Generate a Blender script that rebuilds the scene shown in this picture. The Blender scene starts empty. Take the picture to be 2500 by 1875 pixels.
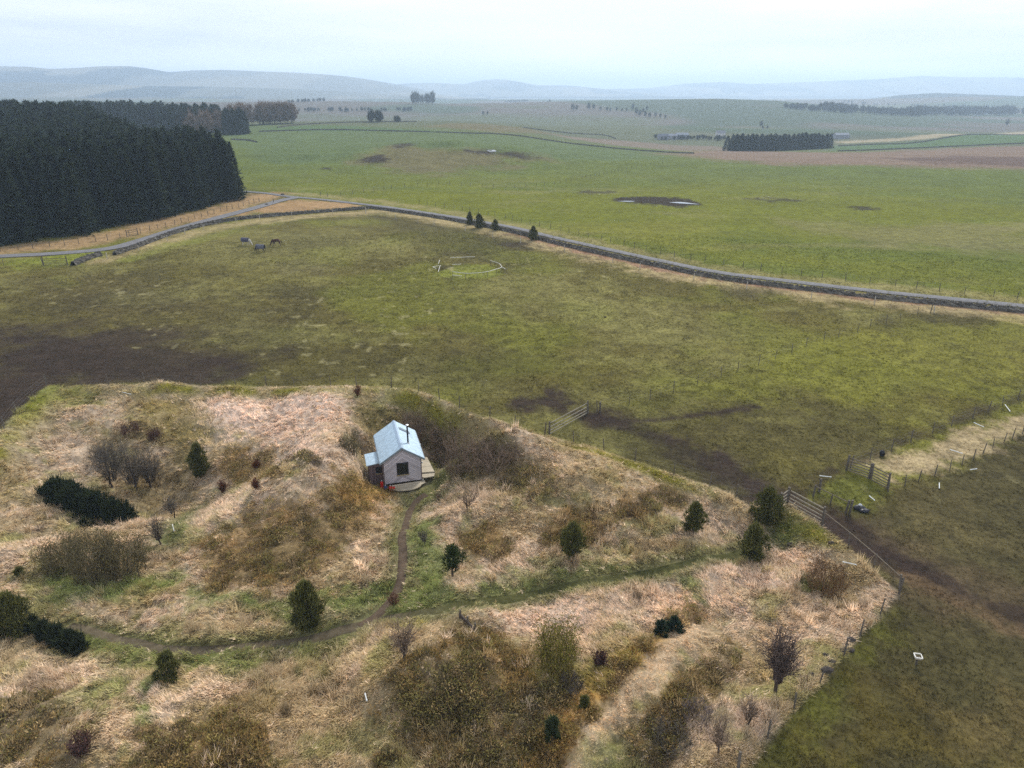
import bpy, bmesh, math, random
import numpy as np
from mathutils import Vector, Matrix

# ------------------------------------------------------------------ camera, sky, sun, exposure
SC = bpy.context.scene
COL = SC.collection
H, F, PITCH = 27.0, 1735.0, math.radians(22.3)      # camera height (m), focal length in photo pixels, downward pitch
cam_d = bpy.data.cameras.new("camera"); cam = bpy.data.objects.new("camera", cam_d); COL.objects.link(cam)
cam.location = (0, 0, H); cam.rotation_euler = (math.pi/2 - PITCH, 0, 0)
cam_d.sensor_width = 36; cam_d.lens = 36*F/2500; cam_d.clip_start = 0.5; cam_d.clip_end = 60000
SC.camera = cam

SUN_EL, SUN_AZ = math.radians(40), math.radians(22)    # azimuth clockwise from +Y
world = bpy.data.worlds.new("World"); SC.world = world; world.use_nodes = True
nt = world.node_tree; nt.nodes.clear()
def N(nt, t, **kw):
    n = nt.nodes.new(t)
    for k, v in kw.items(): setattr(n, k, v)
    return n
wo = N(nt, 'ShaderNodeOutputWorld'); bg = N(nt, 'ShaderNodeBackground'); bg.inputs[1].default_value = 0.1
sky = N(nt, 'ShaderNodeTexSky', sky_type='NISHITA'); sky.sun_disc = False
sky.sun_elevation = SUN_EL; sky.sun_rotation = SUN_AZ; sky.dust_density = 3.0
tc = N(nt, 'ShaderNodeTexCoord'); mp = N(nt, 'ShaderNodeMapping'); mp.inputs['Scale'].default_value = (1.8, 1.8, 15.0)
nz = N(nt, 'ShaderNodeTexNoise'); nz.inputs['Scale'].default_value = 1.6; nz.inputs['Detail'].default_value = 5; nz.inputs['Roughness'].default_value = 0.5
rmp = N(nt, 'ShaderNodeValToRGB')
rmp.color_ramp.elements[0].position = 0.36; rmp.color_ramp.elements[0].color = (4.9, 5.4, 6.3, 1)
rmp.color_ramp.elements[1].position = 0.62; rmp.color_ramp.elements[1].color = (7.3, 7.55, 8.2, 1)
mx = N(nt, 'ShaderNodeMix', data_type='RGBA'); mx.inputs[0].default_value = 0.92
# brighter veil of cloud round the hidden sun
vd = N(nt, 'ShaderNodeVectorMath', operation='DOT_PRODUCT'); vd.inputs[1].default_value = (math.sin(math.radians(3))*0.98, math.cos(math.radians(3))*0.98, 0.2)
pw = N(nt, 'ShaderNodeMath', operation='POWER'); pw.inputs[1].default_value = 14
mxg = N(nt, 'ShaderNodeMix', data_type='RGBA'); mxg.inputs[7].default_value = (7.8, 8.0, 8.5, 1)
cl = N(nt, 'ShaderNodeMath', operation='MAXIMUM'); cl.inputs[1].default_value = 0
sc7 = N(nt, 'ShaderNodeMath', operation='MULTIPLY'); sc7.inputs[1].default_value = 0.6
L = nt.links.new
L(tc.outputs['Generated'], mp.inputs[0]); L(mp.outputs[0], nz.inputs[0]); L(nz.outputs[0], rmp.inputs[0])
L(tc.outputs['Generated'], vd.inputs[0]); L(vd.outputs['Value'], cl.inputs[0]); L(cl.outputs[0], pw.inputs[0]); L(pw.outputs[0], sc7.inputs[0])
L(sc7.outputs[0], mxg.inputs[0]); L(rmp.outputs[0], mxg.inputs[6])
sx = N(nt, 'ShaderNodeSeparateXYZ'); L(tc.outputs['Generated'], sx.inputs[0]); hr = N(nt, 'ShaderNodeMapRange'); hr.inputs[1].default_value = 0.0; hr.inputs[2].default_value = 0.055; hr.inputs[3].default_value = 1.55; hr.inputs[4].default_value = 1.0
L(sx.outputs[2], hr.inputs[0]); hs = N(nt, 'ShaderNodeVectorMath', operation='SCALE'); L(mxg.outputs[2], hs.inputs[0]); L(hr.outputs[0], hs.inputs['Scale'])
L(sky.outputs[0], mx.inputs[6]); L(hs.outputs[0], mx.inputs[7]); L(mx.outputs[2], bg.inputs[0]); L(bg.outputs[0], wo.inputs[0])
sun_d = bpy.data.lights.new("sun", 'SUN'); sun_d.energy = 2.2; sun_d.angle = math.radians(11); sun_d.color = (1.0, 0.95, 0.88)
sun = bpy.data.objects.new("sun", sun_d); COL.objects.link(sun)
sd = Vector((math.sin(SUN_AZ)*math.cos(SUN_EL), math.cos(SUN_AZ)*math.cos(SUN_EL), math.sin(SUN_EL)))
sun.rotation_euler = sd.to_track_quat('Z', 'Y').to_euler(); sun.location = (0, 0, 60)
vs = SC.view_settings; vs.view_transform = 'Standard'; vs.look = 'None'; vs.gamma = 1; vs.exposure = 0.68; vs.use_curve_mapping = False
SC.cycles.max_bounces = 6; SC.cycles.diffuse_bounces = 2; SC.cycles.volume_bounces = 4; SC.cycles.transparent_max_bounces = 8
SC.cycles.use_denoising = False; SC.cycles.denoiser = 'OPENIMAGEDENOISE'; SC.cycles.denoising_input_passes = 'RGB_ALBEDO_NORMAL'
R = np.random.default_rng(7); random.seed(7)

# ------------------------------------------------------------------ noise
def _h(ix, iy, s):
    n = (ix.astype(np.int64)*374761393 + iy.astype(np.int64)*668265263 + s*974634217) & 0xFFFFFFFF
    n = ((n ^ (n >> 13))*1274126177) & 0xFFFFFFFF
    return ((n ^ (n >> 16)) & 0xFFFFFF)/float(0xFFFFFF)
def vn(x, y, s=0):
    x = np.asarray(x, float); y = np.asarray(y, float)
    ix = np.floor(x); iy = np.floor(y); fx = x-ix; fy = y-iy
    fx = fx*fx*(3-2*fx); fy = fy*fy*(3-2*fy); ix = ix.astype(np.int64); iy = iy.astype(np.int64)
    a = _h(ix, iy, s); b = _h(ix+1, iy, s); c = _h(ix, iy+1, s); d = _h(ix+1, iy+1, s)
    return (a*(1-fx)+b*fx)*(1-fy) + (c*(1-fx)+d*fx)*fy
def fbm(x, y, wl, o=4, s=0, g=0.5):
    t = 0; a = 1; n = 0; f = 1.0/wl
    for k in range(o):
        t = t + a*vn(x*f+13.7*k, y*f-7.1*k, s+k*17); n += a; a *= g; f *= 2.03
    return t/n
def ss(a, b, v):
    t = np.clip((v-a)/(b-a), 0, 1); return t*t*(3-2*t)

# ------------------------------------------------------------------ photo point -> ground point
CP, SP = math.cos(PITCH), math.sin(PITCH)
def ray(px, py):
    a = (px-1250)/F; b = (937.5-py)/F
    return np.array([a, CP+b*SP, -SP+b*CP])
def W0(px, py, z=0.0):
    d = ray(px, py); t = (z-H)/d[2]; return np.array([d[0]*t, d[1]*t])
def DD(dy, *p): return [(x*1.1302, (y+dy*min(1, max(0, (x-700)/500) if dy != 2 else 1))*1.1302) for x, y in p]
def D(*p): return [(x*1.1302, y*1.1302) for x, y in p]

# ------------------------------------------------------------------ signed distances
def poly_sd(x, y, P):
    """negative inside"""
    P = np.asarray(P, float); d = np.full(x.shape, 1e18); ins = np.zeros(x.shape, bool)
    for i in range(len(P)):
        ax, ay = P[i]; bx, by = P[(i+1) % len(P)]
        ex, ey = bx-ax, by-ay; wx, wy = x-ax, y-ay
        t = np.clip((wx*ex+wy*ey)/(ex*ex+ey*ey+1e-12), 0, 1)
        d = np.minimum(d, (wx-ex*t)**2+(wy-ey*t)**2)
        c = ((ay > y) != (by > y))
        with np.errstate(divide='ignore', invalid='ignore'):
            xi = ax + (y-ay)*ex/(ey if ey != 0 else 1e-12)
        ins ^= c & (x < xi)
    d = np.sqrt(d); return np.where(ins, -d, d)
def line_d(x, y, P):
    P = np.asarray(P, float); d = np.full(x.shape, 1e18)
    for i in range(len(P)-1):
        ax, ay = P[i]; bx, by = P[i+1]; ex, ey = bx-ax, by-ay; wx, wy = x-ax, y-ay
        t = np.clip((wx*ex+wy*ey)/(ex*ex+ey*ey+1e-12), 0, 1)
        d = np.minimum(d, (wx-ex*t)**2+(wy-ey*t)**2)
    return np.sqrt(d)
def smooth_line(P, n=6):
    P = [np.asarray(p, float) for p in P]; out = []
    for i in range(len(P)-1):
        p0 = P[max(i-1, 0)]; p1 = P[i]; p2 = P[i+1]; p3 = P[min(i+2, len(P)-1)]
        for k in range(n):
            t = k/n
            out.append(0.5*((2*p1)+(-p0+p2)*t+(2*p0-5*p1+4*p2-p3)*t*t+(-p0+3*p1-3*p2+p3)*t**3))
    out.append(P[-1]); return np.array(out)

# ------------------------------------------------------------------ terrain height
FENCE_PX = [(-60, 1130), (0, 1061), (50, 996), (115, 942), (300, 940), (420, 933), (500, 942), (690, 945), (850, 942), (1005, 949), (1050, 965),
            (1160, 1010), (1330, 1063), (1455, 1095), (1620, 1150), (1745, 1190), (1830, 1236), (1923, 1228), (2005, 1285), (2098, 1360),
            (2195, 1450), (2120, 1530), (2010, 1660), (1900, 1770), (1800, 1890)]
ENC = [W0(*p, 0.2) for p in FENCE_PX] + [np.array([9., 12.]), np.array([-60., 12.])]
BUMPS = [  # x, y, amplitude, sx, sy, rotation
    (-27.5, 50.5, -3.2, 6.5, 4.2, -0.35), (-26, 44, -1.0, 6, 3.5, 0), (-8.6, 54.5, -2.6, 4.2, 4.6, 0), (-1.8, 57.0, -3.3, 4.9, 2.9, -0.25), (-14.6, 52.0, 2.1, 2.2, 4.0, 0.2), (-1.5, 50.4, 2.0, 3.2, 1.3, -0.2), (-8.2, 47.5, -2.0, 2.2, 3.6, 0),
    (-16.5, 46.3, 2.3, 4.6, 2.8, 0.3), (-20, 44, 0.6, 4, 2, 0), (3.2, 49.6, 2.0, 5.6, 2.6, -0.3), (5.2, 44.8, 0.9, 1.9, 1.3, 0), (-1.8, 43.6, 0.7, 1.5, 1.0, 0),
    (-18, 61, 0.9, 7, 3, 0), (-2.0, 28.5, 1.7, 4.6, 3.2, 0.4), (-13.5, 24.5, 0.9, 3.0, 3.0, 0), (-22, 24, 0.9, 4.0, 3.0, 0), (1.2, 31.5, -0.9, 2.4, 2.6, 0.5),
    (9.2, 27.5, 0.5, 4, 3, 0.8), (16, 35, 0.5, 5, 3, 0), (8.8, 41.5, 0.7, 3, 1.5, -0.2)]
RIDGES = [  # crest points in the photo, range (m), near width, far width
    ([(-300, 336), (200, 318), (450, 306), (640, 299), (720, 299), (850, 297), (1000, 297), (1100, 298), (1200, 303), (1280, 312), (1400, 330), (1500, 341), (1650, 352), (1900, 356), (2200, 352), (2800, 345)], 640, 210, 130),
    ([(-300, 249), (600, 249), (800, 247), (1000, 249), (1080, 253), (1200, 252), (1400, 247), (1580, 243), (1760, 241), (1900, 246), (2010, 257), (2150, 275), (2400, 290), (2800, 296)], 1500, 420, 250),
    ([(-400, 236), (600, 241), (1200, 243), (1900, 245), (2050, 243), (2250, 239), (2350, 236), (2500, 236), (2900, 236)], 2900, 500, 400)]
_cr = []
for pts, r0, w1, w2 in RIDGES:
    az = []; zz = []
    for p in pts:
        d = ray(*p); az.append(math.atan2(d[0], d[1])); zz.append(H + r0*d[2]/math.hypot(d[0], d[1]))
    _cr.append((np.array(az), np.array(zz), r0, w1, w2))
HUT = (-8.95, 51.15); HUT_ROT = math.radians(15.5); HUT_Z = -3.0
def height(x, y, fine=True):
    x = np.asarray(x, float); y = np.asarray(y, float); r = np.hypot(x, y); az = np.arctan2(x, y)
    z = 0.5*(fbm(x, y, 45, 2, 3)-0.5) * ss(30, 80, r)
    z = z + 3.0*(fbm(x, y, 170, 2, 5)-0.5)*ss(200, 330, r)*(1-ss(420, 520, r))
    base = -14*ss(560, 1000, r)*np.ones_like(r)
    for a, zz, r0, w1, w2 in _cr:
        c = np.interp(az, a, zz); w = np.where(r < r0, w1, w2)
        g = np.exp(-((r-r0)/w)**2)
        base = base*(1-g) + c*g
    z = z + base
    z = z + 5.0*np.exp(-((x+215)/75)**2-((y-285)/80)**2) + 3*np.exp(-((x+330)/120)**2-((y-400)/130)**2)
    z = z + 4.6*np.exp(-((x+28)/60)**2-((y-345)/42)**2) + 7.0*(fbm(x, y, 20, 4, 9)-0.5)*np.exp(-((x+20)/75)**2-((y-335)/55)**2)
    if fine is not None:
        m = r < 110
        if np.any(m):
            xs, ys = x[m], y[m]
            sd_ = poly_sd(xs, ys, ENC); inn = ss(0.0, 3.5, -sd_)
            e = -0.7*inn - 0.5*ss(48, 34, ys)*inn
            e = e + 0.45*np.exp(-((sd_+0.9)/1.3)**2)
            for bx, by, am, sx, sy, ro in BUMPS:
                c, s = math.cos(ro), math.sin(ro); u = (xs-bx)*c+(ys-by)*s; v = -(xs-bx)*s+(ys-by)*c
                e = e + am*np.exp(-0.5*(u/sx)**2-0.5*(v/sy)**2)*(inn if am > 0 else ss(0.0, 2.2, -sd_))
            e = e + inn*1.5*(fbm(xs, ys, 5.5, 3, 21)-0.5)
            if fine: e = e + inn*0.5*(fbm(xs, ys, 1.5, 2, 31)-0.5) + inn*0.34*(1-np.abs(2*vn(xs/.62, ys/.62, 35)-1))*(.35+.65*vn(xs/3.1, ys/3.1, 36)) + (1-inn)*0.10*(fbm(xs, ys, 0.9, 2, 33)-0.5)
            # level pad under the hut
            c, s = math.cos(HUT_ROT), math.sin(HUT_ROT); u = (xs-HUT[0])*c+(ys-HUT[1])*s; v = -(xs-HUT[0])*s+(ys-HUT[1])*c
            q = np.maximum(np.abs(u+0.2)-2.3, np.abs(v-2.1)-3.6); k = ss(1.5, 0.0, q)
            z2 = z[m]+e; z[m] = z2*(1-k)+(HUT_Z+0.08*(fbm(xs, ys, 0.8, 2, 41)-0.5))*k
    return z
def hz(x, y): return float(height(np.array([x]), np.array([y]), False)[0])
def Wm(px):
    """ground points (x, y, z) seen at photo pixels, by marching each ray to the terrain"""
    px = np.asarray(px, float).reshape(-1, 2)
    a = (px[:, 0]-1250)/F; b = (937.5-px[:, 1])/F
    d = np.stack([a, CP+b*SP, -SP+b*CP], 1); out = np.zeros((len(px), 3))
    lo = (16-H)/np.minimum(d[:, 2], -1e-3); hi = np.minimum((-20-H)/np.minimum(d[:, 2], -1e-3), 12000)
    lo = np.minimum(lo, 2500); t0 = np.full(len(px), np.nan); t1 = t0.copy(); prev = lo.copy(); done = np.zeros(len(px), bool)
    for f in np.linspace(0, 1, 90)[1:]:
        t = lo*(hi/lo)**f; P = d*t[:, None]; g = (H+P[:, 2]) < height(P[:, 0], P[:, 1], False)
        new = g & ~done; t0[new] = prev[new]; t1[new] = t[new]; done |= g; prev = t
        if done.all(): break
    t0[~done] = hi[~done]*.99; t1[~done] = hi[~done]
    for _ in range(18):
        tm = (t0+t1)/2; P = d*tm[:, None]; g = (H+P[:, 2]) < height(P[:, 0], P[:, 1], False)
        t1 = np.where(g, tm, t1); t0 = np.where(g, t0, tm)
    P = d*((t0+t1)/2)[:, None]; out[:, :2] = P[:, :2]; out[:, 2] = height(P[:, 0], P[:, 1], False)
    return out
def Wp(px, py): return Wm([(px, py)])[0]
def XY(pts): return Wm(pts)[:, :2]
def top_z(x, y, py):
    """height at which the vertical line over (x, y) reaches photo row py"""
    b = (937.5-py)/F; return H + y*(-SP+b*CP)/(CP+b*SP)

# ------------------------------------------------------------------ colours: S() turns an overcast picture colour into a reflectance
K = 0.80
def S(r, g, b):
    c = np.array([r, g, b], float)/255
    return np.where(c < 0.04045, c/12.92, ((c+0.055)/1.055)**2.4)*K
TAN, PINK, STRAW = S(180, 160, 136), S(200, 177, 158), S(186, 166, 122)
OLIVE, PAD, MUD, DARKMUD = S(112, 108, 58), S(107, 99, 51), S(70, 60, 54), S(62, 51, 45)
GREEN, LIME, MEAD, EMER = S(106, 118, 58), S(124, 124, 46), S(126, 130, 40), S(108, 124, 76)
OCHRE, HEATH, ORANGE = S(146, 119, 76), S(122, 106, 76), S(166, 130, 74)
PEAT_SHADE = S(62, 52, 44)  # dark soil tone; shade along ditch edges and undercuts is painted with it too

road_main_px = DD(-1, (528, 413), (575, 417), (625, 424), (690, 430), (760, 438), (850, 449), (950, 464), (1040, 479), (1120, 494), (1200, 514), (1300, 536), (1420, 562), (1550, 588), (1700, 607), (1900, 630), (2050, 645), (2212, 661), (2400, 682))
road_side_px = D((-120, 560), (0, 553), (120, 547), (230, 537), (300, 520), (370, 498), (440, 478), (500, 462), (560, 446), (605, 433), (640, 426))
wall_main_px = DD(4, (800, 449), (860, 457), (950, 470), (1040, 486), (1120, 502), (1200, 523), (1300, 546), (1420, 572), (1550, 598), (1700, 618), (1900, 641), (2050, 656), (2212, 672), (2400, 692))
wall_side_px = DD(2, (247, 549), (300, 531), (350, 512), (400, 496), (450, 484), (500, 475), (560, 468), (640, 461), (720, 455), (800, 449))
wall_stub_px = D((158, 574), (180, 565), (205, 556), (223, 552))
track_px = D((150, 1352), (220, 1372), (300, 1390), (400, 1404), (500, 1400), (600, 1390), (700, 1374), (780, 1352), (840, 1338), (950, 1318), (1080, 1296), (1200, 1274), (1320, 1250), (1450, 1226), (1540, 1206), (1610, 1190))
spur_px = D((775, 1353), (820, 1325), (853, 1285), (868, 1245), (868, 1195), (868, 1165), (876, 1135), (885, 1105), (900, 1085), (925, 1066))
C_MAIN, C_SIDE, C_TRACK, C_SPUR = [smooth_line(XY(p), 6) for p in (road_main_px, road_side_px, track_px, spur_px)]
FENCE_W = XY(FENCE_PX)

_polys = []
def PZ(col, amt, soft, warp, *pts, tag=None): _polys.append(('p', XY(D(*pts)), col, amt, soft, warp, tag))
def LZ(col, amt, width, soft, warp, *pts, tag=None): _polys.append(('l', smooth_line(XY(D(*pts)), 4), col, amt, soft, warp, tag, width))
# far fields
PZ(EMER, .9, 8, 6, (430, 270), (1060, 289), (1200, 305), (1480, 331), (1420, 345), (1180, 342), (1120, 330), (1000, 322), (870, 314), (800, 330), (740, 348), (560, 352), (480, 300))
PZ(S(98, 122, 74), .9, 6, 4, (560, 283), (1000, 287), (860, 278), (700, 270), (600, 272))
PZ(S(128, 118, 82), .85, 9, 12, (740, 350), (800, 332), (860, 318), (1000, 318), (1150, 330), (1190, 345), (1100, 352), (1010, 372), (930, 380), (860, 376), (800, 360))
PZ(S(128, 116, 78), .8, 8, 8, (900, 272), (1000, 266), (1130, 275), (1200, 290), (1080, 287))
PZ(DARKMUD, .9, 3, 5, (788, 341), (815, 336), (850, 341), (830, 352), (800, 352))
PZ(MUD, .9, 3, 5, (990, 322), (1050, 325), (1120, 332), (1160, 340), (1100, 340), (1040, 334))
PZ(MUD, .8, 3, 4, (850, 312), (890, 310), (900, 318), (865, 320))
PZ(S(150, 126, 108), .95, 14, 14, (1420, 331), (1570, 322), (1800, 330), (2000, 322), (2300, 312), (2400, 374), (1950, 362), (1750, 358), (1560, 345))
PZ(S(112, 90, 80), .8, 8, 14, (1900, 342), (2060, 338), (2300, 340), (2300, 366), (2060, 356))
PZ(S(146, 128, 110), .9, 8, 6, (1180, 288), (1330, 302), (1560, 316), (1570, 323), (1480, 326), (1300, 310))
PZ(S(98, 124, 78), .95, 6, 4, (1800, 316), (2000, 304), (2300, 284), (2300, 306), (2000, 318), (1800, 326))
PZ(S(186, 172, 140), .95, 5, 4, (1800, 306), (1950, 298), (2300, 272), (2300, 283), (2000, 301), (1820, 310))
PZ(DARKMUD, .95, 1.5, 3, (1318, 432), (1360, 424), (1440, 424), (1500, 433), (1525, 444), (1450, 447), (1370, 440))
PZ(MUD, .7, 2, 4, (1265, 415), (1310, 413), (1330, 418), (1280, 420))
PZ(MUD, .75, 2, 4, (1610, 428), (1660, 427), (1730, 434), (1660, 437))
PZ(DARKMUD, .8, 1.5, 3, (1840, 446), (1880, 446), (1890, 453), (1850, 453))
PZ(S(70, 62, 55), .8, 1, 1, (693, 362), (715, 362), (715, 366), (695, 366))
PZ(S(150, 140, 95), .55, 10, 15, (1700, 480), (2212, 480), (2212, 540), (1900, 530), (1700, 505))
PZ(S(146, 142, 60), .5, 12, 14, (1150, 470), (1500, 480), (1700, 560), (1500, 560), (1250, 510))
PZ(S(140, 140, 50), .5, 10, 12, (1500, 520), (1900, 560), (2212, 600), (2212, 640), (1800, 600), (1500, 570))
# verges of the roads
LZ(S(176, 146, 106), .95, 5.0, 3, 3, (-100, 545), (0, 540), (150, 525), (280, 500), (380, 478), (480, 455), (540, 432), (590, 420))
PZ(S(172, 140, 100), .95, 2, 3, (470, 472), (560, 447), (620, 432), (700, 433), (790, 444), (700, 452), (560, 462))
LZ(STRAW, .8, 2.6, 2, 2.5, (850, 455), (950, 478), (1040, 495), (1150, 522), (1300, 560), (1500, 604), (1700, 630), (1900, 655), (2300, 690))
LZ(S(170, 132, 108), .8, 1.0, 1, 1.5, (1100, 504), (1300, 554), (1500, 597), (1700, 623), (2300, 688))
LZ(S(170, 158, 104), .8, 2.2, 2, 2, (640, 418), (850, 440), (1040, 472), (1200, 505), (1420, 554), (1600, 588), (1900, 620), (2300, 660))
LZ(STRAW, .75, 3.0, 2, 2, (230, 560), (300, 548), (400, 512), (500, 488), (640, 470), (800, 458))
PZ(S(140, 146, 60), .8, 2, 3, (0, 558), (220, 545), (215, 556), (160, 570), (0, 575))
LZ(S(122, 126, 50), .8, 2.2, 2, 2, (280, 560), (400, 524), (520, 496))
LZ(PEAT_SHADE, .45, 0.5, .6, .8, (520, 492), (640, 470), (790, 466), (1000, 500), (1150, 530), (1300, 562))
# paddock
PZ(DARKMUD, .95, 6, 7, (-80, 690), (0, 700), (200, 705), (420, 715), (560, 745), (640, 790), (560, 815), (420, 826), (110, 835), (40, 870), (-80, 950))
PZ(S(88, 78, 54), .5, 8, 8, (0, 600), (400, 610), (640, 680), (760, 760), (700, 800), (300, 700), (0, 690))
PZ(S(90, 84, 52), .55, 8, 8, (600, 720), (1100, 780), (1300, 860), (1100, 890), (900, 830), (640, 810))
PZ(S(86, 80, 50), .6, 6, 6, (800, 470), (950, 480), (1150, 530), (1050, 560), (880, 520))
PZ(DARKMUD, .7, 2.5, 3, (1080, 528), (1130, 526), (1145, 538), (1090, 542))
PZ(S(86, 78, 54), .7, 2.5, 3, (1560, 622), (1650, 628), (1620, 640), (1570, 636))
PZ(S(86, 74, 60), .55, 3, 4, (560, 565), (660, 560), (690, 590), (600, 590))
PZ(S(142, 136, 82), .5, 8, 10, (1100, 610), (1500, 640), (1700, 720), (1500, 760), (1150, 700))
PZ(S(138, 132, 78), .45, 6, 8, (420, 490), (800, 490), (900, 560), (600, 620), (420, 560))
PZ(S(134, 132, 52), .6, 6, 8, (1500, 760), (1900, 690), (2212, 700), (2212, 850), (1900, 900), (1600, 850))
PZ(S(126, 126, 52), .6, 5, 6, (1290, 880), (1500, 800), (1700, 800), (1650, 870), (1400, 895))
PZ(S(128, 132, 56), .85, .8, .8, (950, 585), (985, 572), (1050, 570), (1085, 580), (1090, 592), (1060, 602), (985, 604), (945, 596))
PZ(PEAT_SHADE, .6, .8, 1, (935, 578), (965, 572), (980, 578), (950, 586)); PZ(PEAT_SHADE, .55, .8, 1, (960, 600), (985, 598), (985, 608), (962, 608)); PZ(PEAT_SHADE, .6, .6, .8, (1083, 578), (1098, 582), (1096, 592), (1086, 590))
# mud round the gates and the tracks between them
PZ(DARKMUD, .95, 1.6, 2.5, (1130, 860), (1200, 848), (1260, 880), (1300, 890), (1340, 915), (1260, 925), (1220, 900), (1150, 885))
LZ(DARKMUD, 1.0, 1.5, 1.3, 1.5, (1290, 905), (1360, 925), (1480, 975), (1580, 1030), (1680, 1085), (1720, 1098))
LZ(DARKMUD, .95, 1.7, 1.2, 1.4, (1690, 1090), (1800, 1135), (1880, 1180), (1960, 1220), (2080, 1275), (2300, 1370))
LZ(S(98, 84, 62), .6, 2.6, 2, 2, (1760, 1110), (1900, 1185), (2080, 1275), (2300, 1350))
LZ(DARKMUD, .9, .5, .5, .4, (1300, 905), (1380, 910), (1460, 903), (1540, 892), (1630, 880))
PZ(MUD, .35, 2, 2, (1560, 1010), (1680, 1040), (1730, 1080), (1640, 1070))
PZ(S(84, 80, 50), .35, 3, 4, (1180, 920), (1340, 930), (1500, 1010), (1640, 1095), (1480, 1030), (1300, 975))
# right-hand field and the strip between the fences
PZ(S(86, 79, 51), .95, 1.5, 2, (1800, 1130), (1950, 1060), (2212, 930), (2500, 800), (2600, 1659), (1500, 1800), (1700, 1600), (1940, 1285))
PZ(S(120, 108, 70), .5, 3, 5, (1850, 1100), (2000, 1100), (2150, 1200), (2000, 1220), (1850, 1160))
PZ(S(134, 116, 72), .5, 2, 3, (2050, 1540), (2212, 1560), (2212, 1640), (2100, 1630))
PZ(S(104, 92, 44), .7, 2, 3, (1750, 1600), (1850, 1500), (2000, 1580), (1980, 1659), (1720, 1659))
PZ(S(128, 126, 56), .9, .8, 1, (1740, 1075), (1845, 1000), (1990, 950), (2212, 870), (2400, 800), (2400, 870), (2212, 930), (1920, 1062), (1830, 1105), (1760, 1095))
PZ(S(194, 172, 134), .85, .8, 1.2, (1890, 1005), (2050, 945), (2212, 893), (2300, 860), (2300, 908), (2130, 972), (1990, 1022), (1920, 1036))
PZ(S(96, 98, 46), .8, .8, 1, (1740, 1070), (1850, 1010), (1915, 1058), (1830, 1105))
LZ(S(104, 88, 66), .6, 2.6, 2, 2, (1760, 1110), (1900, 1185), (2080, 1275), (2300, 1350))
LZ(DARKMUD, .95, 1.5, 1.2, 1.4, (1690, 1085), (1800, 1135), (1880, 1180), (1960, 1222)); LZ(DARKMUD, .8, .7, .9, 1.0, (1960, 1222), (2080, 1275), (2300, 1380)); LZ(S(120, 98, 72), .7, .5, .6, .8, (1950, 1240), (2060, 1300), (2300, 1420))
LZ(DARKMUD, .65, .5, .6, .8, (1730, 1068), (1840, 1000), (1990, 938), (2120, 890), (2300, 820))
# enclosure
ENC_POLYS = len(_polys)
PZ(PINK, .85, 1.8, 1.6, (470, 862), (560, 850), (740, 852), (740, 900), (700, 950), (690, 990), (620, 1000), (560, 960), (500, 950), (460, 900))
PZ(S(126, 112, 58), .7, 2, 2, (250, 865), (400, 862), (440, 960), (410, 1010), (330, 960), (270, 930))
PZ(S(120, 106, 72), .7, 2, 2, (200, 930), (300, 920), (420, 1020), (400, 1080), (300, 1100), (220, 1020))
PZ(S(84, 92, 46), .85, .9, .8, (345, 1160), (400, 1110), (470, 1060), (450, 1090), (400, 1150), (375, 1195), (340, 1200))
PZ(GREEN, .8, .9, 1.2, (110, 1245), (250, 1250), (360, 1230), (420, 1275), (330, 1290), (200, 1285), (100, 1290))
PZ(GREEN, .85, .9, 1.0, (440, 1280), (560, 1290), (640, 1300), (640, 1335), (560, 1325), (480, 1310))
PZ(GREEN, .8, .8, 1.0, (690, 1290), (790, 1270), (850, 1265), (830, 1305), (740, 1330), (700, 1320))
PZ(GREEN, .8, .8, 1.0, (880, 1150), (930, 1130), (960, 1200), (1000, 1290), (930, 1310), (860, 1325), (890, 1240))
PZ(S(116, 126, 62), .8, .8, 1.0, (1040, 1275), (1150, 1240), (1330, 1215), (1350, 1235), (1200, 1262), (1060, 1292))
PZ(S(92, 98, 52), .75, .8, .8, (890, 1060), (1000, 1040), (960, 1080), (910, 1100)); PZ(S(92, 98, 52), .8, .8, .8, (930, 1010), (1050, 1000), (1000, 1040), (920, 1050))
PZ(GREEN, .75, .8, 1.0, (200, 1385), (300, 1400), (420, 1420), (560, 1410), (740, 1385), (720, 1410), (560, 1425), (400, 1440), (280, 1430))
PZ(OCHRE, .85, 1.3, 1.6, (470, 1175), (540, 1120), (690, 1105), (840, 1050), (830, 1110), (760, 1180), (680, 1240), (600, 1275), (480, 1262), (430, 1210))
PZ(HEATH, .7, 1.0, 1.4, (560, 1150), (700, 1120), (720, 1170), (640, 1240), (520, 1250))
PZ(ORANGE, .7, .8, 1.0, (740, 1080), (830, 1030), (850, 1080), (780, 1110)); PZ(OCHRE, .8, .8, .9, (500, 980), (580, 985), (600, 1030), (520, 1050), (480, 1020))
PZ(OCHRE, .85, .6, .8, (1005, 1150), (1075, 1135), (1125, 1185), (1090, 1215), (1020, 1190)); PZ(OCHRE, .85, .6, .8, (1170, 1140), (1270, 1095), (1320, 1140), (1260, 1185), (1180, 1180))
PZ(OCHRE, .75, .8, 1.0, (1320, 1085), (1460, 1050), (1480, 1090), (1380, 1135), (1330, 1120)); PZ(HEATH, .7, .9, 1.0, (1060, 1010), (1150, 990), (1250, 1040), (1150, 1080), (1080, 1060))
PZ(PEAT_SHADE, .8, .5, .8, (1330, 1110), (1390, 1085), (1480, 1070), (1440, 1100), (1380, 1130)); PZ(PEAT_SHADE, .75, .5, .8, (610, 1000), (680, 990), (690, 1010), (630, 1020))
PZ(HEATH, .85, 1.2, 1.6, (860, 1430), (930, 1390), (1040, 1345), (1130, 1410), (1180, 1470), (1270, 1480), (1310, 1500), (1200, 1600), (1130, 1700), (760, 1700), (790, 1560))
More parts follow.
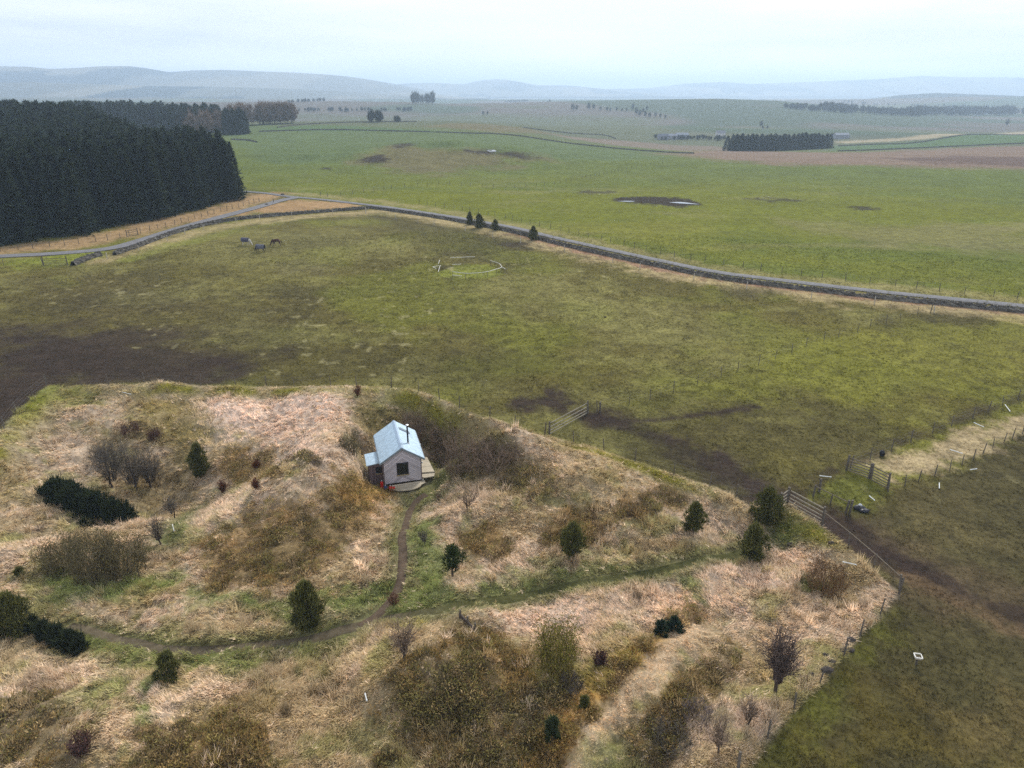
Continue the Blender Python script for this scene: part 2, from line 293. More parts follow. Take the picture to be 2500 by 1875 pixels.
PZ(OCHRE, .8, 1.0, 1.6, (1000, 1400), (1060, 1370), (1200, 1490), (1180, 1540), (1060, 1480)); PZ(PEAT_SHADE, .35, 1.0, 1.6, (900, 1440), (1010, 1420), (1000, 1560), (870, 1560))
PZ(OCHRE, .85, 1.0, 1.6, (250, 1659), (330, 1570), (420, 1515), (520, 1590), (620, 1659), (600, 1720), (220, 1720)); PZ(HEATH, .8, 1.0, 1.6, (-40, 1560), (110, 1480), (160, 1600), (100, 1700), (-40, 1700))
PZ(HEATH, .8, .9, 1.4, (1300, 1720), (1440, 1500), (1540, 1430), (1625, 1365), (1640, 1385), (1560, 1480), (1500, 1560), (1420, 1659), (1400, 1720))
PZ(OCHRE, .6, .8, 1.2, (1440, 1500), (1540, 1430), (1560, 1470), (1470, 1540)); PZ(PEAT_SHADE, .5, .6, .9, (1330, 1680), (1440, 1560), (1500, 1520), (1500, 1570), (1400, 1680))
PZ(HEATH, .85, .7, .9, (1170, 1480), (1300, 1450), (1400, 1390), (1340, 1460), (1260, 1550), (1170, 1660), (1100, 1700))
LZ(ORANGE, 1.0, .8, .6, .8, (1505, 1285), (1480, 1340), (1420, 1395), (1350, 1440), (1290, 1520), (1220, 1600), (1170, 1680))
PALE = len(_polys)
LZ(S(198, 174, 142), .95, .7, .6, .8, (1500, 1365), (1430, 1430), (1360, 1505), (1300, 1580), (1235, 1680))
PZ(PINK, .6, 1.5, 1.6, (1050, 1340), (1250, 1290), (1480, 1240), (1600, 1230), (1760, 1200), (1800, 1280), (1620, 1330), (1450, 1330), (1250, 1400), (1120, 1380))
PZ(S(150, 130, 120), .5, 1.0, 1.4, (1480, 1560), (1580, 1500), (1640, 1560), (1560, 1640), (1480, 1640))
PZ(S(88, 96, 46), .9, .6, .7, (1660, 1140), (1700, 1105), (1790, 1150), (1740, 1170), (1650, 1175)); PZ(S(86, 90, 40), .9, .4, .5, (1735, 1250), (1820, 1255), (1800, 1285), (1730, 1280))
LZ(GREEN, .8, .35, .5, .6, (1450, 1235), (1490, 1270), (1500, 1300)); LZ(S(98, 112, 52), .8, .3, .4, .5, (345, 1450), (318, 1500), (310, 1560)); LZ(S(116, 120, 62), .7, .5, .6, .8, (260, 1450), (190, 1530))
PZ(GREEN, .6, .6, .9, (480, 1435), (530, 1430), (540, 1460), (490, 1465)); PZ(GREEN, .55, 1, 1.5, (1230, 1640), (1300, 1600), (1330, 1640), (1260, 1680)); PZ(S(124, 116, 58), .7, .8, 1.0, (1130, 1460), (1260, 1440), (1340, 1420), (1280, 1500), (1180, 1480))
PZ(S(98, 90, 52), .8, .8, 1.0, (760, 880), (880, 870), (1000, 900), (1120, 950), (1100, 1010), (1000, 1035), (930, 1000), (900, 930), (800, 920))

def mask_of(e, x, y, out):
    P = e[1]; soft, warp = e[4], e[5]; pad = soft+warp+(e[7] if e[0] == 'l' else 0)+1
    lo = P.min(0)-pad; hi = P.max(0)+pad
    m = (x > lo[0]) & (x < hi[0]) & (y > lo[1]) & (y < hi[1])
    idx = np.nonzero(m)[0]
    if len(idx) == 0: return idx, None
    xs, ys = x[idx], y[idx]
    d = poly_sd(xs, ys, P) if e[0] == 'p' else line_d(xs, ys, P)-e[7]
    wl = max(0.8, warp*1.6)
    d = d + warp*1.9*(fbm(xs, ys, wl, 5, 77, 0.74)-0.5)*2
    return idx, ss(soft, -soft, d)*e[3]
def ground(x, y):
    """reflectance (n, 3), enclosure weight, heath weight of ground points"""
    r = np.hypot(x, y); n = len(x)
    sdE = np.full(n, 50.0); near = r < 130; sdE[near] = poly_sd(x[near], y[near], FENCE_ALL)
    inn = ss(0.35, -0.35, sdE + 0.5*(fbm(x, y, 1.5, 2, 61)-0.5))
    # beyond the main road?
    rx = np.interp(np.arctan2(x, y), ROAD_AZ, ROAD_R); far = ss(-1, 1, r-rx)
    def mixc(c, c2, w): return c*(1-w[:, None]) + c2*w[:, None]
    c = np.tile(PAD, (n, 1))
    c = mixc(c, S(84, 78, 50), 0.6*ss(0.48, 0.66, fbm(x, y, 14, 4, 51, 0.6)))
    c = mixc(c, S(134, 128, 74), 0.7*ss(0.52, 0.72, fbm(x, y, 9, 4, 52, 0.6)))
    c = mixc(c, S(120, 122, 48), 0.6*ss(0.5, 0.7, fbm(x, y, 18, 3, 53, 0.6)))
    cf = np.tile(MEAD, (n, 1))
    cf = mixc(cf, S(110, 120, 48), 0.8*ss(0.45, 0.7, fbm(x, y*1.6, 40, 4, 54, 0.6)))
    cf = mixc(cf, S(152, 146, 92), 0.45*ss(0.55, 0.75, fbm(x*0.7, y*1.8, 16, 4, 55, 0.6)))
    cf = mixc(cf, S(112, 124, 60), ss(200, 300, r)*0.9)
    cf = mixc(cf, S(112, 118, 88), ss(450, 620, r))
    cf = mixc(cf, S(122, 116, 106), ss(650, 760, r)*ss(0.33, 0.52, fbm(x, y*1.0, 260, 3, 56)))
    cf = mixc(cf, S(84, 104, 78), ss(650, 760, r)*0.8*ss(0.52, 0.6, fbm(x+999, y*0.8, 330, 3, 57)))
    c = mixc(c, cf, far)
    ce = np.tile(TAN, (n, 1))
    ce = mixc(ce, S(156, 138, 102), 0.7*ss(0.45, 0.65, fbm(x, y, 6, 4, 58, 0.6)))
    ce = mixc(ce, S(140, 124, 80), 0.55*ss(0.52, 0.7, fbm(x, y, 3.2, 4, 59, 0.65)))
    ce = mixc(ce, S(128, 128, 72), 0.55*ss(0.55, 0.7, fbm(x, y, 2.4, 4, 60, 0.65)))
    heath = np.zeros(n); stuff = np.zeros(n)
    for k, e in enumerate(_polys):
        tgt = ce if k >= ENC_POLYS else c
        idx, w = mask_of(e, x, y, None)
        if w is None: continue
        tgt[idx] = tgt[idx]*(1-w[:, None]) + e[2]*w[:, None]
        isH = any(e[2] is q for q in (OCHRE, HEATH, ORANGE, PEAT_SHADE))
        if k >= ENC_POLYS:
            heath[idx] = np.maximum(heath[idx], w) if isH else heath[idx]*(1-w)
    # yellow green strip just inside the fence
    g = np.exp(-((sdE+0.9)/0.75)**2)*(0.35+0.65*ss(0.4, 0.6, fbm(x, y, 3, 3, 62)))*ss(33, 40, y)
    ce = mixc(ce, S(124, 118, 50), g)
    ce = mixc(ce, S(116, 124, 46), 0.9*np.exp(-((x+49)/6.5)**2-((y-60)/9)**2)*ss(-4.2, -1.5, sdE))
    # worn edge along the footpaths
    dt = np.full(n, 9.0); m = (r < 75) & near; dt[m] = np.minimum(line_d(x[m], y[m], C_TRACK), line_d(x[m], y[m], C_SPUR))
    ce = mixc(ce, S(100, 104, 58), 0.7*ss(1.6, 0.5, dt+0.6*(fbm(x, y, 1.2, 3, 63)-0.5)))
    c = mixc(c, S(58, 52, 38), .3*ss(.6, .72, fbm(x, y, .9, 2, 71))*ss(260, 90, r)*(1-far))
    c = mixc(c, S(186, 176, 128), .4*ss(.85, .91, vn(x/.9, y/1.2, 72))*ss(.46, .6, fbm(x, y, 20, 2, 73))*ss(150, 110, r)*ss(45, 65, r)*(c[:, 0] > .055))
    c = c*np.where(far > .5, .72, .9)[:, None]
    c = mixc(c, ce, inn)
    c = np.clip(c*(0.86+0.28*fbm(x, y, 1.1, 3, 64)[:, None]), 0.004, 0.9)
    return c, inn, heath*inn, dt, sdE
FENCE_ALL = np.vstack([FENCE_W, [[8.5, 10.], [-70., 10.]]])
_a = np.arctan2(C_MAIN[:, 0], C_MAIN[:, 1]); _r = np.hypot(C_MAIN[:, 0], C_MAIN[:, 1])
_sx = [(-1.2, 400.), (-0.55, 330.)]
_o = np.argsort(_a); ROAD_AZ = np.concatenate([[-1.2, -0.5], _a[_o]]); ROAD_R = np.concatenate([[330, 320], _r[_o]])

# ------------------------------------------------------------------ materials
def mat(name, color=(0.5, 0.5, 0.5), rough=0.9, attr=None, var=0.25, scale=3.0, metallic=0.0, trans=0.0, bump=0.0, spec=0.25):
    m = bpy.data.materials.new(name); m.use_nodes = True; t = m.node_tree; t.nodes.clear()
    o = N(t, 'ShaderNodeOutputMaterial'); p = N(t, 'ShaderNodeBsdfPrincipled')
    p.inputs['Roughness'].default_value = rough; p.inputs['Metallic'].default_value = metallic; p.inputs['Specular IOR Level'].default_value = spec
    if attr:
        a = N(t, 'ShaderNodeAttribute', attribute_name=attr); src = a.outputs['Color']
    else:
        a = N(t, 'ShaderNodeRGB'); a.outputs[0].default_value = (*color, 1); src = a.outputs[0]
    c = N(t, 'ShaderNodeTexCoord'); n = N(t, 'ShaderNodeTexNoise'); n.inputs['Scale'].default_value = scale; n.inputs['Detail'].default_value = 4; n.inputs['Roughness'].default_value = 0.65
    mr = N(t, 'ShaderNodeMapRange'); mr.inputs[1].default_value = 0.3; mr.inputs[2].default_value = 0.7; mr.inputs[3].default_value = 1-var; mr.inputs[4].default_value = 1+var
    mu = N(t, 'ShaderNodeVectorMath', operation='SCALE')
    t.links.new(c.outputs['Object'], n.inputs[0]); t.links.new(n.outputs[0], mr.inputs[0]); t.links.new(src, mu.inputs[0]); t.links.new(mr.outputs[0], mu.inputs['Scale'])
    t.links.new(mu.outputs[0], p.inputs['Base Color'])
    if bump:
        b = N(t, 'ShaderNodeBump'); b.inputs['Strength'].default_value = bump; b.inputs['Distance'].default_value = 0.05
        t.links.new(n.outputs[0], b.inputs['Height']); t.links.new(b.outputs[0], p.inputs['Normal'])
    if trans:
        tr = N(t, 'ShaderNodeBsdfTranslucent'); ms = N(t, 'ShaderNodeMixShader'); ms.inputs[0].default_value = trans
        t.links.new(mu.outputs[0], tr.inputs[0]); t.links.new(p.outputs[0], ms.inputs[1]); t.links.new(tr.outputs[0], ms.inputs[2]); t.links.new(ms.outputs[0], o.inputs[0])
    else: t.links.new(p.outputs[0], o.inputs[0])
    return m
def ground_mat():
    m = bpy.data.materials.new("pasture_ground"); m.use_nodes = True; t = m.node_tree; t.nodes.clear(); L = t.links.new
    o = N(t, 'ShaderNodeOutputMaterial'); p = N(t, 'ShaderNodeBsdfPrincipled'); p.inputs['Roughness'].default_value = 1; p.inputs['Specular IOR Level'].default_value = 0.05
    a = N(t, 'ShaderNodeAttribute', attribute_name='col'); c = N(t, 'ShaderNodeTexCoord')
    prod = None; bump_src = None
    for sc_, lo, hi, det in ((2.6, 0.62, 1.38, 6), (0.55, 0.72, 1.28, 5), (0.06, 0.86, 1.14, 4)):
        n = N(t, 'ShaderNodeTexNoise'); n.inputs['Scale'].default_value = sc_; n.inputs['Detail'].default_value = det; n.inputs['Roughness'].default_value = 0.72
        mr = N(t, 'ShaderNodeMapRange'); mr.inputs[1].default_value = 0.32; mr.inputs[2].default_value = 0.68; mr.inputs[3].default_value = lo; mr.inputs[4].default_value = hi
        L(c.outputs['Object'], n.inputs[0]); L(n.outputs[0], mr.inputs[0])
        if bump_src is None: bump_src = n
        if prod is None: prod = mr.outputs[0]
        else:
            q = N(t, 'ShaderNodeMath', operation='MULTIPLY'); L(prod, q.inputs[0]); L(mr.outputs[0], q.inputs[1]); prod = q.outputs[0]
    mu = N(t, 'ShaderNodeVectorMath', operation='SCALE'); L(a.outputs['Color'], mu.inputs[0]); L(prod, mu.inputs['Scale'])
    b = N(t, 'ShaderNodeBump'); b.inputs['Strength'].default_value = 0.7; b.inputs['Distance'].default_value = 0.25
    L(bump_src.outputs[0], b.inputs['Height']); L(b.outputs[0], p.inputs['Normal']); L(mu.outputs[0], p.inputs['Base Color']); L(p.outputs[0], o.inputs[0])
    return m
M = dict(
    ground=ground_mat(), grass=mat('grass_blades', attr='col', var=0.12, scale=1.5, trans=0.35, rough=1, spec=0.05),
    leaf=mat('evergreen_leaf', attr='col', var=0.3, scale=2.2, rough=0.8, trans=0.15, spec=0.1), twig=mat('bare_twig', attr='col', var=0.25, scale=3, rough=0.95, spec=0.05),
    bark=mat('bark', (0.07, 0.055, 0.045), var=0.4, scale=9), post=mat('weathered_post', (0.115, 0.098, 0.078), var=0.4, scale=5), palepost=mat('pale_post', (0.42, 0.38, 0.31), var=0.3, scale=5),
    rail=mat('silvered_rail', (0.30, 0.265, 0.20), var=0.35, scale=6), greypost=mat('grey_brown_rail', (0.17, 0.14, 0.10), var=0.35, scale=6), wire=mat('galvanised_wire', (0.16, 0.15, 0.14), rough=0.6, metallic=0.2, var=0.1),
    road=mat('worn_asphalt', (0.15, 0.147, 0.15), var=0.22, scale=0.8, bump=0.2), dirt=mat('path_earth', attr='col', var=0.3, scale=2.5, bump=0.6, spec=0.05),
    white=mat('white_plastic', (0.62, 0.64, 0.62), rough=0.5, var=0.08, scale=6), whiterail=mat('dull_white_rail', (0.62, 0.60, 0.54), rough=0.6, var=0.15), black=mat('black_plastic', (0.018, 0.018, 0.022), rough=0.4, var=0.3),
    soil=mat('dark_soil', (0.045, 0.036, 0.03), var=0.4, scale=7, bump=0.6), stonepale=mat('pale_stone', (0.5, 0.47, 0.42), var=0.3, scale=6, bump=0.5))

# ------------------------------------------------------------------ object helpers
def prop(o, label=None, cat=None, group=None, kind=None):
    for k, v in (('label', label), ('category', cat), ('group', group), ('kind', kind)):
        if v: o[k] = v
    return o
def thing(name, label, cat, loc=(0, 0, 0), rotz=0, group=None):
    o = bpy.data.objects.new(name, None); o.empty_display_size = 0.3; COL.objects.link(o); o.location = loc; o.rotation_euler = (0, 0, rotz)
    return prop(o, label, cat, group)
def link(name, me, m, parent=None, loc=None):
    if m is not None: me.materials.append(m)
    o = bpy.data.objects.new(name, me); COL.objects.link(o)
    if parent: o.parent = parent
    if loc is not None: o.location = loc
    return o
def mesh_np(name, V, faces, col=None, smooth=False):
    """faces: list of (n,k) index arrays"""
    me = bpy.data.meshes.new(name); V = np.ascontiguousarray(V, np.float32)
    me.vertices.add(len(V)); me.vertices.foreach_set('co', V.ravel())
    idx = np.concatenate([f.ravel() for f in faces]).astype(np.int32)
    tot = np.concatenate([np.full(len(f), f.shape[1]) for f in faces]).astype(np.int32)
    st = np.concatenate([[0], np.cumsum(tot)[:-1]]).astype(np.int32)
    me.loops.add(len(idx)); me.loops.foreach_set('vertex_index', idx); me.polygons.add(len(tot)); me.polygons.foreach_set('loop_start', st)
    me.polygons.foreach_set('use_smooth', np.full(len(tot), smooth))
    if col is not None:
        a = me.color_attributes.new('col', 'FLOAT_COLOR', 'POINT'); c4 = np.ones((len(V), 4), np.float32); c4[:, :3] = col; a.data.foreach_set('color', c4.ravel())
    me.update(calc_edges=True); return me
class MB:
    def __init__(s): s.v = []; s.f = []
    def add(s, vs, fs):
        b = len(s.v); s.v += [tuple(v) for v in vs]; s.f += [tuple(i+b for i in f) for f in fs]; return s
    def box(s, x0, x1, y0, y1, z0, z1):
        return s.add([(x0, y0, z0), (x1, y0, z0), (x1, y1, z0), (x0, y1, z0), (x0, y0, z1), (x1, y0, z1), (x1, y1, z1), (x0, y1, z1)],
                     [(0, 3, 2, 1), (4, 5, 6, 7), (0, 1, 5, 4), (1, 2, 6, 5), (2, 3, 7, 6), (3, 0, 4, 7)])
    def tube(s, p, q, r0, r1=None, n=6, up=None):
        p = Vector(p); q = Vector(q); r1 = r0 if r1 is None else r1; d = (q-p).normalized()
        a = d.orthogonal().normalized(); b = d.cross(a); vs = []
        for c, r in ((p, r0), (q, r1)):
            vs += [c+(a*math.cos(2*math.pi*k/n)+b*math.sin(2*math.pi*k/n))*r for k in range(n)]
        fs = [(k, (k+1) % n, n+(k+1) % n, n+k) for k in range(n)] + [tuple(range(n))[::-1], tuple(range(n, 2*n))]
        return s.add(vs, fs)
    def lathe(s, prof, n=12, c=(0, 0, 0)):
        vs = []; m = len(prof)
        for r, z in prof: vs += [(c[0]+r*math.cos(2*math.pi*k/n), c[1]+r*math.sin(2*math.pi*k/n), c[2]+z) for k in range(n)]
        fs = [(j*n+k, j*n+(k+1) % n, (j+1)*n+(k+1) % n, (j+1)*n+k) for j in range(m-1) for k in range(n)]
        fs += [tuple(range(n))[::-1], tuple((m-1)*n+k for k in range(n))]
        return s.add(vs, fs)
    def plank(s, p, q, w, h):
        """flat board between two points: w thick across, h tall"""
        p = Vector(p); q = Vector(q); d = (q-p).normalized(); side = Vector((-d.y, d.x, 0)).normalized()*w/2; up = d.cross(side).normalized()
        if up.z < 0: up = -up
        up = up*h/2
        vs = [p-side-up, p+side-up, p+side+up, p-side+up, q-side-up, q+side-up, q+side+up, q-side+up]
        return s.add(vs, [(0, 1, 2, 3), (7, 6, 5, 4), (0, 4, 5, 1), (1, 5, 6, 2), (2, 6, 7, 3), (3, 7, 4, 0)])
    def mesh(s, name, smooth=False):
        me = bpy.data.meshes.new(name); me.from_pydata(s.v, [], s.f)
        if smooth: me.polygons.foreach_set('use_smooth', [True]*len(me.polygons))
        me.update(); return me
    def build(s, name, m, parent=None, loc=None, smooth=False): return link(name, s.mesh(name, smooth), m, parent, loc)

# ------------------------------------------------------------------ the ground: one sheet to the horizon
def build_ground():
    rr = [11.0]
    while rr[-1] < 16000: rr.append(rr[-1]*(1.0048 if rr[-1] < 140 else 1.0085 if rr[-1] < 900 else 1.02))
    rr = np.array(rr); aa = np.radians(np.linspace(-58, 58, 900)); A, Rr = np.meshgrid(aa, rr)
    x = (Rr*np.sin(A)).ravel(); y = (Rr*np.cos(A)).ravel()
    z = height(x, y, True)
    dr = np.full(x.shape, 99.0); m = np.hypot(x, y) < 420
    dr[m] = np.minimum(line_d(x[m], y[m], C_MAIN), line_d(x[m], y[m], C_SIDE)); z = z - 0.12*ss(2.6, 1.6, dr)
    c, inn, he, dt, sdE = ground(x, y)
    z = z + 0.16*he*(fbm(x, y, 0.7, 2, 91)-0.3)
    m = dt < 1.2; z[m] = z[m] + (height(x[m], y[m], False)-z[m])*ss(1.1, 0.6, dt[m])
    na = len(aa); nr = len(rr); i = np.arange(nr-1)[:, None]*na + np.arange(na-1)[None, :]; i = i.ravel()
    q = np.stack([i, i+1, i+na+1, i+na], 1)[:, ::-1]
    me = mesh_np('ground', np.stack([x, y, z], 1), [q], c, True)
    prop(link('ground', me, M['ground']), kind='structure')
build_ground()

# ------------------------------------------------------------------ far hills
def hill_range(name, pts, r0, depth, seed, col, foot=0.0):
    az = []; zz = []
    for p in pts:
        d = ray(*p); az.append(math.atan2(d[0], d[1])); zz.append(H + r0*d[2]/math.hypot(d[0], d[1]))
    n = 420; m = 26; A = np.linspace(az[0], az[-1], n); Z = np.interp(A, az, zz)
    k = np.hanning(9); k /= k.sum(); Z = np.convolve(np.pad(Z, 4, mode='edge'), k, 'valid')
    V = []; C = []
    for j in range(m):
        t = j/(m-1)*1.5; r = r0+depth*(t-1); prof = math.sin(min(t, 1)*math.pi/2)**1.4 if t <= 1 else math.cos((t-1)*math.pi)
        x = r*np.sin(A); y = r*np.cos(A)
        z = foot + (Z-foot)*prof*(1 if abs(t-1) < .03 else 1-0.22*(1-prof)*fbm(x, y, 900, 3, seed)*2) if t <= 1 else foot+(Z-foot)*prof
        V.append(np.stack([x, y, z-3], 1))
        f = ss(0.45, 0.6, fbm(x, y*.5, 330, 4, seed+5)); f2 = ss(0.54, 0.57, fbm(x, y*.4, 300, 3, seed+9))
        cc = np.array(col)[None, :]*(1-f[:, None]) + np.array([0.17, 0.155, 0.105])[None, :]*f[:, None]; cc = cc*(1-f2[:, None]) + np.array([0.012, 0.02, 0.014])[None, :]*f2[:, None]
        C.append(cc)
    V = np.concatenate(V); C = np.concatenate(C); i = (np.arange(m-1)[:, None]*n+np.arange(n-1)[None, :]).ravel()
    q = np.stack([i, i+1, i+n+1, i+n], 1)[:, ::-1]
    return prop(link(name, mesh_np(name, V, [q], C, True), M['ground']), kind='structure')
hill_range('hills', D((-350, 150), (-100, 146), (0, 142), (60, 143), (110, 148), (160, 146), (220, 142), (280, 142), (320, 147), (365, 155), (420, 151), (480, 150), (560, 153), (640, 156), (720, 161), (780, 168), (850, 180), (900, 190), (960, 205), (1050, 215)), 5200, 1300, 101, (0.10, 0.10, 0.075))
hill_range('hills', D((-350, 176), (-100, 178), (60, 175), (200, 180), (330, 184), (480, 186), (620, 190), (740, 196), (860, 204), (980, 212), (1060, 217)), 3900, 700, 161, (0.09, 0.09, 0.06))
hill_range('hills', D((1640, 226), (1760, 218), (1860, 214), (1940, 204), (2020, 199), (2110, 202), (2212, 206), (2350, 202), (2600, 206)), 3700, 600, 171, (0.06, 0.07, 0.05))
hill_range('hills', D((700, 205), (800, 188), (870, 180), (930, 178), (1000, 181), (1040, 173), (1075, 170), (1110, 174), (1160, 183), (1230, 184), (1290, 190), (1380, 198), (1500, 210)), 7400, 1400, 121, (0.11, 0.11, 0.08))
hill_range('hills', D((1200, 205), (1300, 192), (1400, 190), (1480, 180), (1560, 176), (1620, 181), (1700, 178), (1800, 174), (1900, 170), (1990, 163), (2080, 166), (2212, 167), (2400, 172), (2650, 176)), 8600, 1500, 141, (0.11, 0.11, 0.085))

# ------------------------------------------------------------------ roads, paths
def ribbon(name, line, w, m, lift, col=None, jit=0.0, kind='structure', crown=0.0):
    P = smooth_line(line, 4) if len(line) < 60 else np.asarray(line)
    seg = np.hypot(*np.diff(P, axis=0).T); s = np.concatenate([[0], np.cumsum(seg)]); step = 0.5 if s[-1] < 120 else 1.5
    t = np.arange(0, s[-1], step); X = np.interp(t, s, P[:, 0]); Y = np.interp(t, s, P[:, 1])
    dx = np.gradient(X); dy = np.gradient(Y); l = np.hypot(dx, dy); nx, ny = -dy/l, dx/l
    V = []; C = []; k = 7
    wj = w*(1+jit*(fbm(t, t*0, 2.5, 3, 5)-0.5)*2); wj2 = w*(1+jit*(fbm(t, t*0+50, 2.5, 3, 8)-0.5)*2)
    for j in range(k):
        u = j/(k-1)*2-1; ww = np.where(u < 0, wj, wj2)*u/2; x = X+nx*ww; y = Y+ny*ww
        V.append(np.stack([x, y, height(x, y, False)+lift+crown*(1-u*u) - (0.06 if abs(u) == 1 else 0)], 1))
        if col is not None: C.append(col(x, y, u, t/s[-1]))
    V = np.stack(V, 1).reshape(-1, 3); n = len(t); i = (np.arange(n-1)[:, None]*k+np.arange(k-1)[None, :]).ravel()
    q = np.stack([i, i+1, i+k+1, i+k], 1)[:, ::-1]
    me = mesh_np(name, V, [q], np.stack(C, 1).reshape(-1, 3) if col is not None else None, True)
    return prop(link(name, me, m), kind=kind)
ribbon('road', C_MAIN, 2.0, M['road'], 0.03, jit=0.06, crown=0.05)
ribbon('road', C_SIDE, 3.0, M['road'], 0.05, jit=0.06, crown=0.05)
def track_col(x, y, u, t):
    w = ss(0.42, 0.56, t+0.05*(fbm(x, y, 2, 2, 3)-.5))*0.85
    e = (abs(u) > 0.7)*0.5
    base = S(98, 88, 70)[None, :]*(1-w[:, None]) + S(74, 76, 40)[None, :]*w[:, None]
    base = base*(1-e)+S(92, 96, 50)[None, :]*e
    return base*(0.8+0.4*fbm(x, y, 0.8, 3, 4)[:, None])
ribbon('path', C_TRACK, 0.78, M['dirt'], 0.035, track_col, jit=0.35)
ribbon('path', C_SPUR, 0.62, M['dirt'], 0.045, lambda x, y, u, t: (S(94, 80, 66)[None, :]*(0.8+0.4*fbm(x, y, 0.8, 3, 14)[:, None])), jit=0.5)

# ------------------------------------------------------------------ water in the mud hollow
def puddle(pts, loc_px):
    P = smooth_line(XY(D(*pts)+D(pts[0])), 3)[:-1]; zc = min(hz(*p) for p in P)+0.05
    mb = MB(); mb.add([(p[0], p[1], max(zc, hz(*p))+0.04) for p in P], [tuple(range(len(P)))])
    return prop(mb.build('water', WATER), kind='structure')
WATER = mat('pond_water', (0.10, 0.11, 0.12), rough=0.08, var=0.1, spec=0.8)
puddle(((1445, 437.5), (1472, 437), (1500, 440.5), (1510, 442), (1480, 440.6), (1458, 439)), None)
puddle(((1334, 435), (1358, 434.5), (1372, 435.5), (1355, 436.3)), None)
puddle(((1052, 325), (1068, 324), (1072, 327), (1058, 328)), None)

# ------------------------------------------------------------------ the hut
def hut_mat(name, mode):
    m = bpy.data.materials.new(name); m.use_nodes = True; t = m.node_tree; t.nodes.clear(); L = t.links.new
    o = N(t, 'ShaderNodeOutputMaterial'); p = N(t, 'ShaderNodeBsdfPrincipled'); L(p.outputs[0], o.inputs[0])
    c = N(t, 'ShaderNodeTexCoord'); sp = N(t, 'ShaderNodeSeparateXYZ'); L(c.outputs['Object'], sp.inputs[0])
    def mth(op, a, b=None, b2=None):
        n = N(t, 'ShaderNodeMath', operation=op)
        for i, q in enumerate((a, b, b2)):
            if q is None: continue
            if isinstance(q, (int, float)): n.inputs[i].default_value = q
            else: L(q, n.inputs[i])
        return n.outputs[0]
    if mode == 'chevron': w = 0.19; co = mth('ADD', sp.outputs[2], mth('MULTIPLY', mth('ABSOLUTE', sp.outputs[0]), 0.72))
    elif mode == 'vert': co = mth('ADD', sp.outputs[0], sp.outputs[1]); w = 0.14
    elif mode == 'roof': co = sp.outputs[1]; w = 0.09
    else: co = sp.outputs[1]; w = 0.14
    k = mth('DIVIDE', co, w); fr = mth('FRACT', k); fl = mth('FLOOR', k)
    wn = N(t, 'ShaderNodeTexWhiteNoise', noise_dimensions='1D'); L(fl, wn.inputs['W'])
    n = N(t, 'ShaderNodeTexNoise'); n.inputs['Scale'].default_value = 3.0; n.inputs['Detail'].default_value = 5; L(c.outputs['Object'], n.inputs[0])
    if mode == 'roof':
        rb = mth('SINE', mth('MULTIPLY', co, 2*math.pi/w)); b = N(t, 'ShaderNodeBump'); b.inputs['Strength'].default_value = 0.5; b.inputs['Distance'].default_value = 0.02
        L(rb, b.inputs['Height']); L(b.outputs[0], p.inputs['Normal'])
        # sheet laps every metre
        lap = mth('FRACT', mth('DIVIDE', co, 1.02)); lp = mth('LESS_THAN', lap, 0.045)
        v = mth('SUBTRACT', mth('ADD', 0.62, mth('MULTIPLY', n.outputs[0], 0.76)), mth('MULTIPLY', lp, 0.16))
        base = (0.43, 0.56, 0.65); p.inputs['Roughness'].default_value = 0.42; p.inputs['Metallic'].default_value = 0.15
    else:
        gap = mth('LESS_THAN', fr, 0.10)
        v = mth('ADD', mth('ADD', 0.62, mth('MULTIPLY', wn.outputs[0], 0.42)), mth('MULTIPLY', n.outputs[0], 0.36)); v = mth('MULTIPLY', v, mth('SUBTRACT', 1.0, mth('MULTIPLY', gap, 0.72)))
        base = {'chevron': (0.50, 0.465, 0.49), 'vert': (0.17, 0.125, 0.125), 'deck': (0.44, 0.38, 0.28)}[mode]; p.inputs['Roughness'].default_value = 0.85; p.inputs['Specular IOR Level'].default_value = 0.15
    rgb = N(t, 'ShaderNodeRGB'); rgb.outputs[0].default_value = (*base, 1); mu = N(t, 'ShaderNodeVectorMath', operation='SCALE'); L(rgb.outputs[0], mu.inputs[0]); L(v, mu.inputs['Scale']); L(mu.outputs[0], p.inputs['Base Color'])
    return m
M['chev'], M['vert'], M['roof'], M['deck'] = [hut_mat(*q) for q in (('chevron_larch_boards', 'chevron'), ('vertical_larch_boards', 'vert'), ('galvanised_roof_sheet', 'roof'), ('deck_boards', 'deck'))]
M['glass'] = mat('dark_window_glass', (0.015, 0.018, 0.016), rough=0.08, var=0.5, scale=1.2, spec=0.6)
M['skyglass'] = mat('skylight_glass', (0.13, 0.16, 0.19), rough=0.25, var=0.3, scale=2, spec=0.6); M['fresh'] = mat('yellowed_timber', (0.33, 0.26, 0.14), var=0.25, scale=5); M['trim'] = mat('grey_flashing', (0.22, 0.26, 0.29), rough=0.5, metallic=0.3, var=0.1); M['ridge'] = mat('ridge_flashing', (0.33, 0.42, 0.51), rough=0.4, metallic=0.2, var=0.1)
M['flue'] = mat('black_flue', (0.02, 0.02, 0.03), rough=0.45, var=0.2); M['steel'] = mat('bright_steel', (0.75, 0.75, 0.74), rough=0.35, metallic=0.5, var=0.05)
M['red'] = mat('red_paint', (0.55, 0.03, 0.02), rough=0.45, var=0.2); M['blue'] = mat('blue_paint', (0.03, 0.07, 0.2), rough=0.45, var=0.2)
hut = thing('wooden_hut', 'small timber hut with pale blue tin roof standing in the grassy hollow', 'hut', (HUT[0], HUT[1], HUT_Z), HUT_ROT)
HW, HL, EA, AP, FL = 1.56, 4.9, 2.42, 3.45, 0.30      # half width, length, eave and apex heights, floor height
w_ = MB(); P5 = [(-HW, FL), (HW, FL), (HW, EA), (0, AP), (-HW, EA)]
